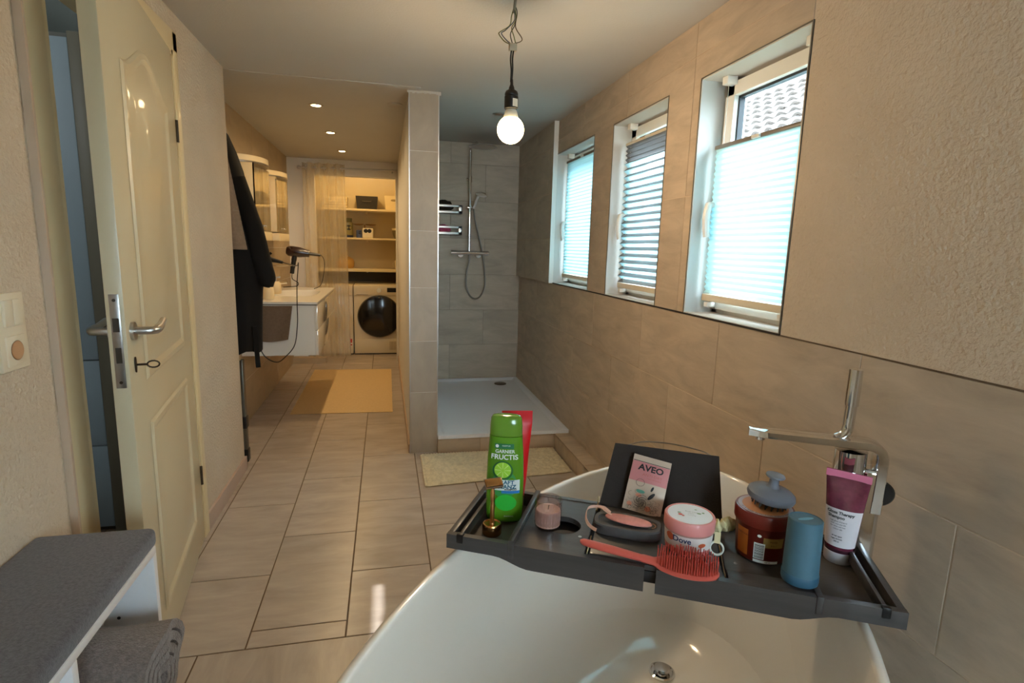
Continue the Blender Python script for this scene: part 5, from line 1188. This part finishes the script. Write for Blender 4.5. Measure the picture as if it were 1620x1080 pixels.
mb = MB(); mb.lathe([(.001, 0), (.062, 0), (.066, .006), (.066, .17), (.05, .185), (.001, .185)], 32); mb.build('jar_glass', mat('jar_olive', (150, 140, 92), .25, coat=.3), t)
mb = MB(); mb.lathe([(.05, .183), (.054, .186), (.054, .225), (.001, .228)], 32); mb.build('jar_lid', mat('jar_lid_olive', (112, 110, 70), .4), t)
mb = MB(); disc(mb, lambda x, z: (x, -math.sqrt(max(.0667**2-x*x, 0)), z), .022, .115, .034, 24, .85); mb.build('jar_label', black_ink, t)
mb = MB(); mb.lathe([(.0668, .0), (.0672, .002), (.0672, .028), (.0668, .03)], 32); mb.build('jar_foot', mat('jar_foot', (30, 34, 60), .4), t)
t = thing('detergent_tub', 'small white tub with two black dots on the middle laundry shelf', 'tub', (-.195, 6.88, 1.335))
mb = MB(); mb.rbox(-.062, .062, -.05, .05, 0, .115, .012, 3); mb.build('tub_body', mat('tub_cream', (232, 222, 196), .4), t)
mb = MB(); 
for xx in (-.022, .02): disc(mb, lambda x, z: (x, -.0508, z), xx, .083, .024, 20)
mb.build('tub_dots', black_ink, t)
t = thing('kitchen_scale', 'brass balance tray standing behind the small white tub', 'scale', (-.235, 7.00, 1.335)); mb = MB()
mb.cyl((0, 0, 0), (0, 0, .16), .008, 10); mb.lathe([(.04, 0), (.04, .01), (.001, .012)], 20)
mb.build('scale_post', mat('scale_brass', (170, 128, 60), .4, .5), t)
for s_ in (-1, 1):
    mb = MB(); mb.lathe([(.001, .148), (.03, .15), (.062, .160), (.064, .166), (.001, .158)], 24, T(s_*.07, 0, 0)); mb.build('scale_pan', MATS['scale_brass'], t)
t = thing('blue_tin', 'small blue tin beside the white tub on the middle shelf', 'tin', (-.295, 6.86, 1.335)); mb = MB(); mb.lathe([(.001, 0), (.032, 0), (.033, .004), (.033, .085), (.030, .09), (.001, .09)], 24); mb.build('tin_body', mat('tin_blue', (70, 84, 124), .4), t); mb = MB(); disc(mb, lambda x, z: (x, -math.sqrt(max(.0336**2-x*x, 0)), z), .008, .06, .018, 16); mb.build('tin_label', black_ink, t)
t = thing('glass_bowl', 'lidded bowl at the right end of the middle laundry shelf', 'bowl', (.165, 6.90, 1.335)); mb = MB(); mb.lathe([(.001, 0), (.05, 0), (.07, .06), (.075, .10), (.001, .10)], 28); mb.build('bowl_body', mat('bowl_olive', (120, 108, 72), .4), t); mb = MB(); mb.lathe([(.08, .10), (.082, .105), (.08, .125), (.001, .13)], 28); mb.build('bowl_lid', shelf_m, t)
t = thing('wicker_pot', 'round straw-coloured pot with a knob on the bottom laundry shelf', 'pot', (-.46, 6.90, .975)); mb = MB(); mb.lathe([(.001, 0), (.085, 0), (.10, .02), (.105, .07), (.09, .11), (.05, .135), (.001, .14)], 36); mb.build('pot_body', mat('straw', (206, 162, 84), .7, bump=.3, bscale=120), t); mb = MB(); mb.sphere((0, 0, .155), .018, 12, 8); mb.build('pot_knob', mat('straw_dark', (150, 108, 54), .7), t)
t = thing('shelf_cup', 'small white cup at the right end of the bottom laundry shelf', 'cup', (.155, 6.88, .975)); mb = MB(); mb.lathe([(.001, 0), (.035, 0), (.045, .10), (.042, .10), (.033, .006), (.001, .005)], 24); mb.build('cup_body', shelf_m, t); mb = MB(); mb.tube([(-.042-.02*math.sin(t_), 0, .055+.025*math.cos(t_)) for t_ in [PI*i/10 for i in range(11)]], .005, 8); mb.build('cup_handle', shelf_m, t)
# laundry lamp
t = thing('laundry_lamp', 'warm ceiling lamp hidden behind the lintel of the laundry', 'lamp', (-.25, 6.50, 2.155)); mb = MB(); mb.lathe([(.09, 0), (.09, -.02), (.07, -.05), (.001, -.06)], 32); mb.build('lamp_shade', emat('lamp_glow', (255, 214, 140), 5.0), t)
l = bpy.data.lights.new('laundry_light', 'POINT'); l.energy = LAUNDRY_WATT; l.color = (1, .66, .28); l.shadow_soft_size = .05; o = bpy.data.objects.new('laundry_light', l); COL.objects.link(o); o.parent = t; o.location = (0, 0, -.10)

l = bpy.data.lights.new('hall_fill_light', 'POINT'); l.energy = 14; l.color = (.82, .92, 1); l.shadow_soft_size = .15; o = bpy.data.objects.new('hall_fill_light', l); COL.objects.link(o); o.location = (-1.75, 1.3, 2.2)  # unseen fill lamp, added to brighten the next room in the door gap
